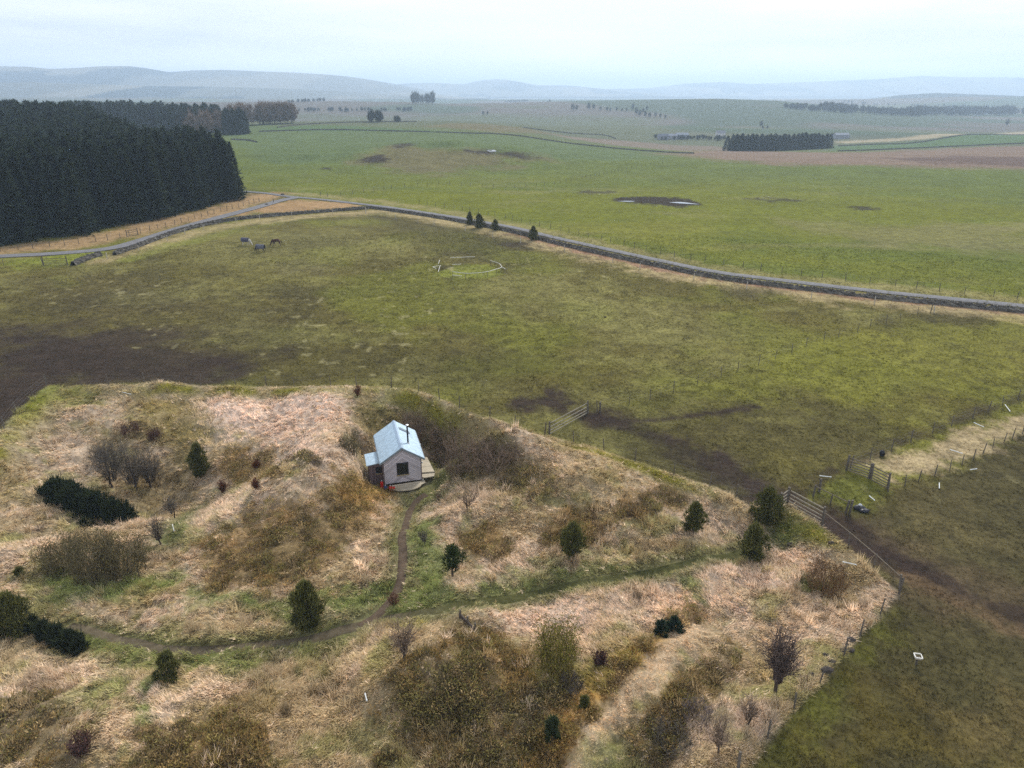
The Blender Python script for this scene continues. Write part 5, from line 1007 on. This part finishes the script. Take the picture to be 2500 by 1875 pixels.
# ------------------------------------------------------------------ horses grazing
def horse(px, py, heading, label, coat, mane, rug=None, neck_dir=0.0, s=1.0, neck_col=None):
    w = Wp(px, py); t = thing('horse', label, 'horse', w, heading, 'grazing horses')
    J = [((0, 0, 1.12), .30), ((.38, 0, 1.08), .31), ((.66, 0, 1.10), .27), ((-.36, 0, 1.16), .29), ((-.62, 0, 1.16), .24),      # trunk
         ((.90, .04*neck_dir, .98), .17), ((1.10, .10*neck_dir, .68), .125), ((1.24, .14*neck_dir, .40), .115), ((1.34, .17*neck_dir, .20), .085), ((1.40, .19*neck_dir, .06), .06)]   # neck, head, muzzle
    E_ = [(0, 1), (1, 2), (0, 3), (3, 4), (2, 5), (5, 6), (6, 7), (7, 8), (8, 9)]
    def leg(par, pts):
        nonlocal J, E_
        for p, r in pts: J.append((p, r)); E_.append((par, len(J)-1)); par = len(J)-1
    for sy, dx in ((.15, .05), (-.15, -.10)):
        leg(2, [((.64+dx*.3, sy, .78), .115), ((.64+dx, sy, .46), .068), ((.62+dx*1.6, sy, .16), .046), ((.66+dx*1.7, sy, .03), .062)])
        leg(4, [((-.60+dx*.4, sy, .84), .15), ((-.52-dx, sy, .60), .10), ((-.72-dx, sy, .42), .065), ((-.68-dx, sy, .14), .046), ((-.63-dx, sy, .03), .062)])
    for sy in (.05, -.05): leg(6, [((1.09, sy+.10*neck_dir, .83), .03)])
    me = bpy.data.meshes.new('body'); me.from_pydata([tuple(c*s for c in p) for p, r in J], E_, []); o = link('body', me, coat, t); mod = o.modifiers.new('skin', 'SKIN')
    lay = me.skin_vertices[0].data if len(me.skin_vertices) else None
    if lay is None:
        bpy.context.view_layer.objects.active = o
        bm = bmesh.new(); bm.from_mesh(me); bm.verts.layers.skin.verify(); bm.to_mesh(me); bm.free(); lay = me.skin_vertices[0].data
    for k, (p, r) in enumerate(J): lay[k].radius = (r*s, r*s); lay[k].use_root = (k == 0)
    o.modifiers.new('sub', 'SUBSURF').levels = 2; o.modifiers['sub'].render_levels = 2
    tl = MB(); prev = Vector((-.80*s, 0, 1.18*s))
    for q, r in (((-.92, 0, 1.0), .05), ((-.98, 0, .72), .075), ((-1.0, 0, .42), .05), ((-1.0, 0, .3), .02)): tl.tube(prev, Vector(q)*s, r*s, r*.9*s, 7); prev = Vector(q)*s
    tl.build('tail', mane, t, smooth=True)
    mn = MB(); pts = [(.72, 0, 1.32), (.92, .05*neck_dir, 1.14), (1.10, .10*neck_dir, .84), (1.17, .12*neck_dir, .66)]
    for a_, b_ in zip(pts[:-1], pts[1:]): mn.plank(Vector(a_)*s, Vector(b_)*s, .07*s, .16*s)
    mn.build('mane', mane, t)
    if rug is not None:
        rb = MB(); nx_, nt_ = 9, 14; V = []
        for i in range(nx_):
            u_ = i/(nx_-1); x = (-.88+1.66*u_)*s; hw = (.31+.03*math.sin(u_*math.pi))*s; zt = (1.50-.05*math.sin(u_*math.pi))*s
            if i == 0: hw *= .82; zt -= .06*s
            for k in range(nt_):
                a_ = math.pi*(-.12+1.24*k/(nt_-1)); zq = zt-.40*s+.40*s*math.sin(a_) if math.sin(a_) > 0 else zt-.40*s+.95*s*math.sin(a_); V.append((x, hw*math.cos(a_), zq-(0 if math.sin(a_) > 0 else .02)))
        rb.add(V, [(i*nt_+k, (i+1)*nt_+k, (i+1)*nt_+k+1, i*nt_+k+1) for i in range(nx_-1) for k in range(nt_-1)]); ru = rb.build('rug', rug, t, smooth=True); sm = ru.modifiers.new('thick', 'SOLIDIFY'); sm.thickness = .02
        ru.modifiers.new('sub', 'SUBSURF').levels = 1
    return t
HGREY, HBRN, HDK, RUG = mat('grey_coat', (0.50, 0.46, 0.40), var=.2), mat('bay_coat', (0.06, 0.028, 0.020), var=.25), mat('dark_coat', (0.035, 0.030, 0.032), var=.25), mat('horse_rug', (0.075, 0.072, 0.105), var=.25, scale=4)
HMANE, HBLK = mat('pale_mane', (0.62, 0.58, 0.48), var=.2), mat('black_mane', (0.02, 0.017, 0.016), var=.2)
horse(601, 599, math.radians(-14), 'grey horse with pale neck wearing a dark rug, grazing to the right', HGREY, HMANE, RUG, 0.4)
horse(637, 616, math.radians(168), 'dark horse in a grey rug, nearest to the viewer, grazing', HDK, HBLK, mat('horse_rug_grey', (0.11, 0.11, 0.13), var=.25, scale=4), -1.5)
horse(677, 601, math.radians(172), 'brown horse without a rug grazing to the left of its shadowy patch', HBRN, HBLK, None, .5)

# ------------------------------------------------------------------ grass, heath: uncountable
def polar_pts(n, r0, r1, amax, g, power=1.0):
    u = g.random(n); r = r0*(r1/r0)**u; a = g.uniform(-amax, amax, n); return r*np.sin(a), r*np.cos(a)
def blades(x, y, z, c, k, ln, wd, g, flop, swirl=1.4, cvar=.28, spread=.9, face=.6):
    n = len(x); az = 2*np.pi*fbm(x, y, 4, 3, 301)*swirl; X = np.repeat(np.stack([x, y, z-.02], 1), k, 0); m = n*k; X[:, :2] += g.normal(size=(m, 2))*np.repeat(ln, k)[:, None]*.22
    a = np.repeat(az, k)+g.normal(size=m)*spread; tilt = np.clip(flop+g.normal(size=m)*.25, .05, 1.45); d = np.stack([np.cos(a)*np.sin(tilt), np.sin(a)*np.sin(tilt), np.cos(tilt)], 1)
    sd_ = np.stack([-np.sin(a), np.cos(a), np.zeros(m)], 1)+g.normal(size=(m, 3))*face; sd_ -= d*np.sum(sd_*d, 1)[:, None]; sd_ /= np.linalg.norm(sd_, axis=1)[:, None]+1e-9
    L_ = np.repeat(ln, k)*g.uniform(.55, 1.25, m); w2 = (np.repeat(ln, k)*wd/2)[:, None]
    V = np.stack([X-sd_*w2, X+sd_*w2, X+d*L_[:, None]], 1).reshape(-1, 3)
    tv = np.repeat((1+cvar*.6*g.normal(size=n)).clip(.4, 1.7), k)[:, None]; cc = np.repeat(c, k, 0)*tv*(1+cvar*.6*g.normal(size=(m, 1))).clip(.4, 1.7); return V, np.repeat(cc, 3, 0)
def grass():
    g = np.random.default_rng(31); x, y = polar_pts(340000, 19, 92, .85, g); c, inn, he, dt, sdE = ground(x, y)
    onpath = dt < (.34+.18*g.random(len(x)))
    hutc, huts = math.cos(HUT_ROT), math.sin(HUT_ROT); u = (x-HUT[0])*hutc+(y-HUT[1])*huts; v = -(x-HUT[0])*huts+(y-HUT[1])*hutc; onhut = (np.abs(u+.1) < 2.75) & (v > -1.3) & (v < 5.4)
    ok = (inn > .5) & ~onpath & ~onhut & (g.random(len(x)) < .35+.65*np.clip(fbm(x, y, 1.6, 3, 201)*2-.45, 0, 1))
    x1, y1, c1, h1 = x[ok], y[ok], c[ok], he[ok]; z1 = height(x1, y1, True); green = np.clip((c1[:, 1]-c1[:, 0])*14+.3, 0, 1); r1 = np.hypot(x1, y1)
    rut = np.minimum(line_d(x1, y1, _polys[PALE][1]), 9); ln = (.16+.24*fbm(x1, y1, 1.3, 3, 202))*(1-.45*green)*(.5+.5*ss(.8, 1.5, rut))*(1-.35*h1)*(.85+r1/180)
    alt = np.array([S(96, 82, 58), S(130, 118, 66), S(210, 188, 164), S(150, 126, 88)])[g.integers(0, 4, len(x1))]; sw = g.random(len(x1)) < np.where(h1 > .3, .42, .16)*(1-.6*green); c1 = np.where(sw[:, None], alt*.7+c1*.3, c1)
    V, C = blades(x1, y1, z1, c1*2.25, 6, ln, .17, g, 1.08, spread=.85, face=.45, cvar=.26); tk = (g.random(len(x1)) < .028*ss(.45, .65, fbm(x1, y1, 4, 3, 207))) & (green < .7) & (dt[ok] > 1.0) & (rut > 1.3); xt, yt, ct = x1[tk], y1[tk], c1[tk]
    V2, C2 = blades(xt, yt, height(xt, yt, True), ct*1.9, 34, .42+.30*g.random(len(xt)), .09, g, .55, spread=3.0, face=.4, cvar=.3); V = np.vstack([V, V2]); C = np.vstack([C, C2]); print('tussocks', len(xt))
    prop(link('dead_grass', tri_mesh('dead_grass', V, C), M['grass']), 'bleached tussocky dead grass covering the hut enclosure', 'grass', None, 'stuff')
    x, y = polar_pts(280000, 20, 150, .85, g); c, inn, he, dt, sdE = ground(x, y); ok = (inn < .5) & (g.random(len(x)) < np.clip((c[:, 1]-.042)*28, .08, 1)) & (g.random(len(x)) < .25+.75*np.clip(fbm(x, y, 1.1, 3, 211)*2.2-.6, 0, 1)); x, y, c = x[ok], y[ok], c[ok]; r = np.hypot(x, y)
    V, C = blades(x, y, height(x, y, True), c*1.25, 4, (.09+.10*fbm(x, y, 2.5, 2, 212))*(.8+r/110), .2, g, .8, cvar=.35, face=.5); prop(link('pasture_grass', tri_mesh('pasture_grass', V, C), M['grass']), 'short rough pasture grass of the horse paddock and fields', 'grass', None, 'stuff')
    x, y = polar_pts(110000, 19, 75, .85, g); c, inn, he, dt, sdE = ground(x, y); ok = (he > .45) & (inn > .5) & (dt > .6) & (g.random(len(x)) < np.clip(fbm(x, y, 1.0, 3, 221)*3-1.0, 0.04, 1)); x, y, c = x[ok], y[ok], c[ok]; z = height(x, y, True); n = len(x); k = 26
    rad = (.16+.30*g.random(n)**2)*(.8+np.hypot(x, y)/120); dirs = g.normal(size=(n*k, 3)); dirs[:, 2] = np.abs(dirs[:, 2]); dirs /= np.linalg.norm(dirs, axis=1)[:, None]; P = np.repeat(np.stack([x, y, z], 1), k, 0)+dirs*np.repeat(rad, k)[:, None]*[1.2, 1.2, .9]*g.uniform(.5, 1, (n*k, 1))
    pal = np.array([S(162, 132, 78), S(138, 128, 72), S(104, 94, 68), S(130, 126, 66), S(190, 164, 114), S(86, 74, 56)]); pk = pal[np.clip((fbm(x, y, 1.4, 2, 225)*7+g.normal(size=n)*1.3).astype(int)-1, 0, 5)]; c = c*.35+pk*.65
    tone = np.repeat(g.choice([.6, .85, 1.0, 1.3], n), k)[:, None]*g.uniform(.7, 1.3, (n*k, 1)); V = leaf_tris(P, dirs+g.normal(size=dirs.shape)*.5+[0, 0, .3], .15*g.uniform(.6, 1.3, n*k), .065, g); C = np.repeat(np.repeat(c, k, 0)*tone*1.35, 3, 0)
    prop(link('heather', tri_mesh('heather', V, C), M['grass']), 'ochre and brown heather cushions on the banks', 'heather', None, 'stuff'); print('tris', len(V)//3)
grass()

# ------------------------------------------------------------------ haze: the blue air that swallows the far hills
def haze():
    m = bpy.data.materials.new('pale_air'); m.use_nodes = True; t = m.node_tree; t.nodes.clear(); o = N(t, 'ShaderNodeOutputMaterial'); v = N(t, 'ShaderNodeVolumePrincipled')
    v.inputs['Color'].default_value = (0.64, 0.81, 1.0, 1); v.inputs['Density'].default_value = HAZE; v.inputs['Anisotropy'].default_value = 0.35; t.links.new(v.outputs[0], o.inputs['Volume'])
    b = MB(); b.box(-17000, 17000, -300, 17500, -40, 252); prop(b.build('haze', m), kind='stuff')
HAZE = 2.5e-4
haze()
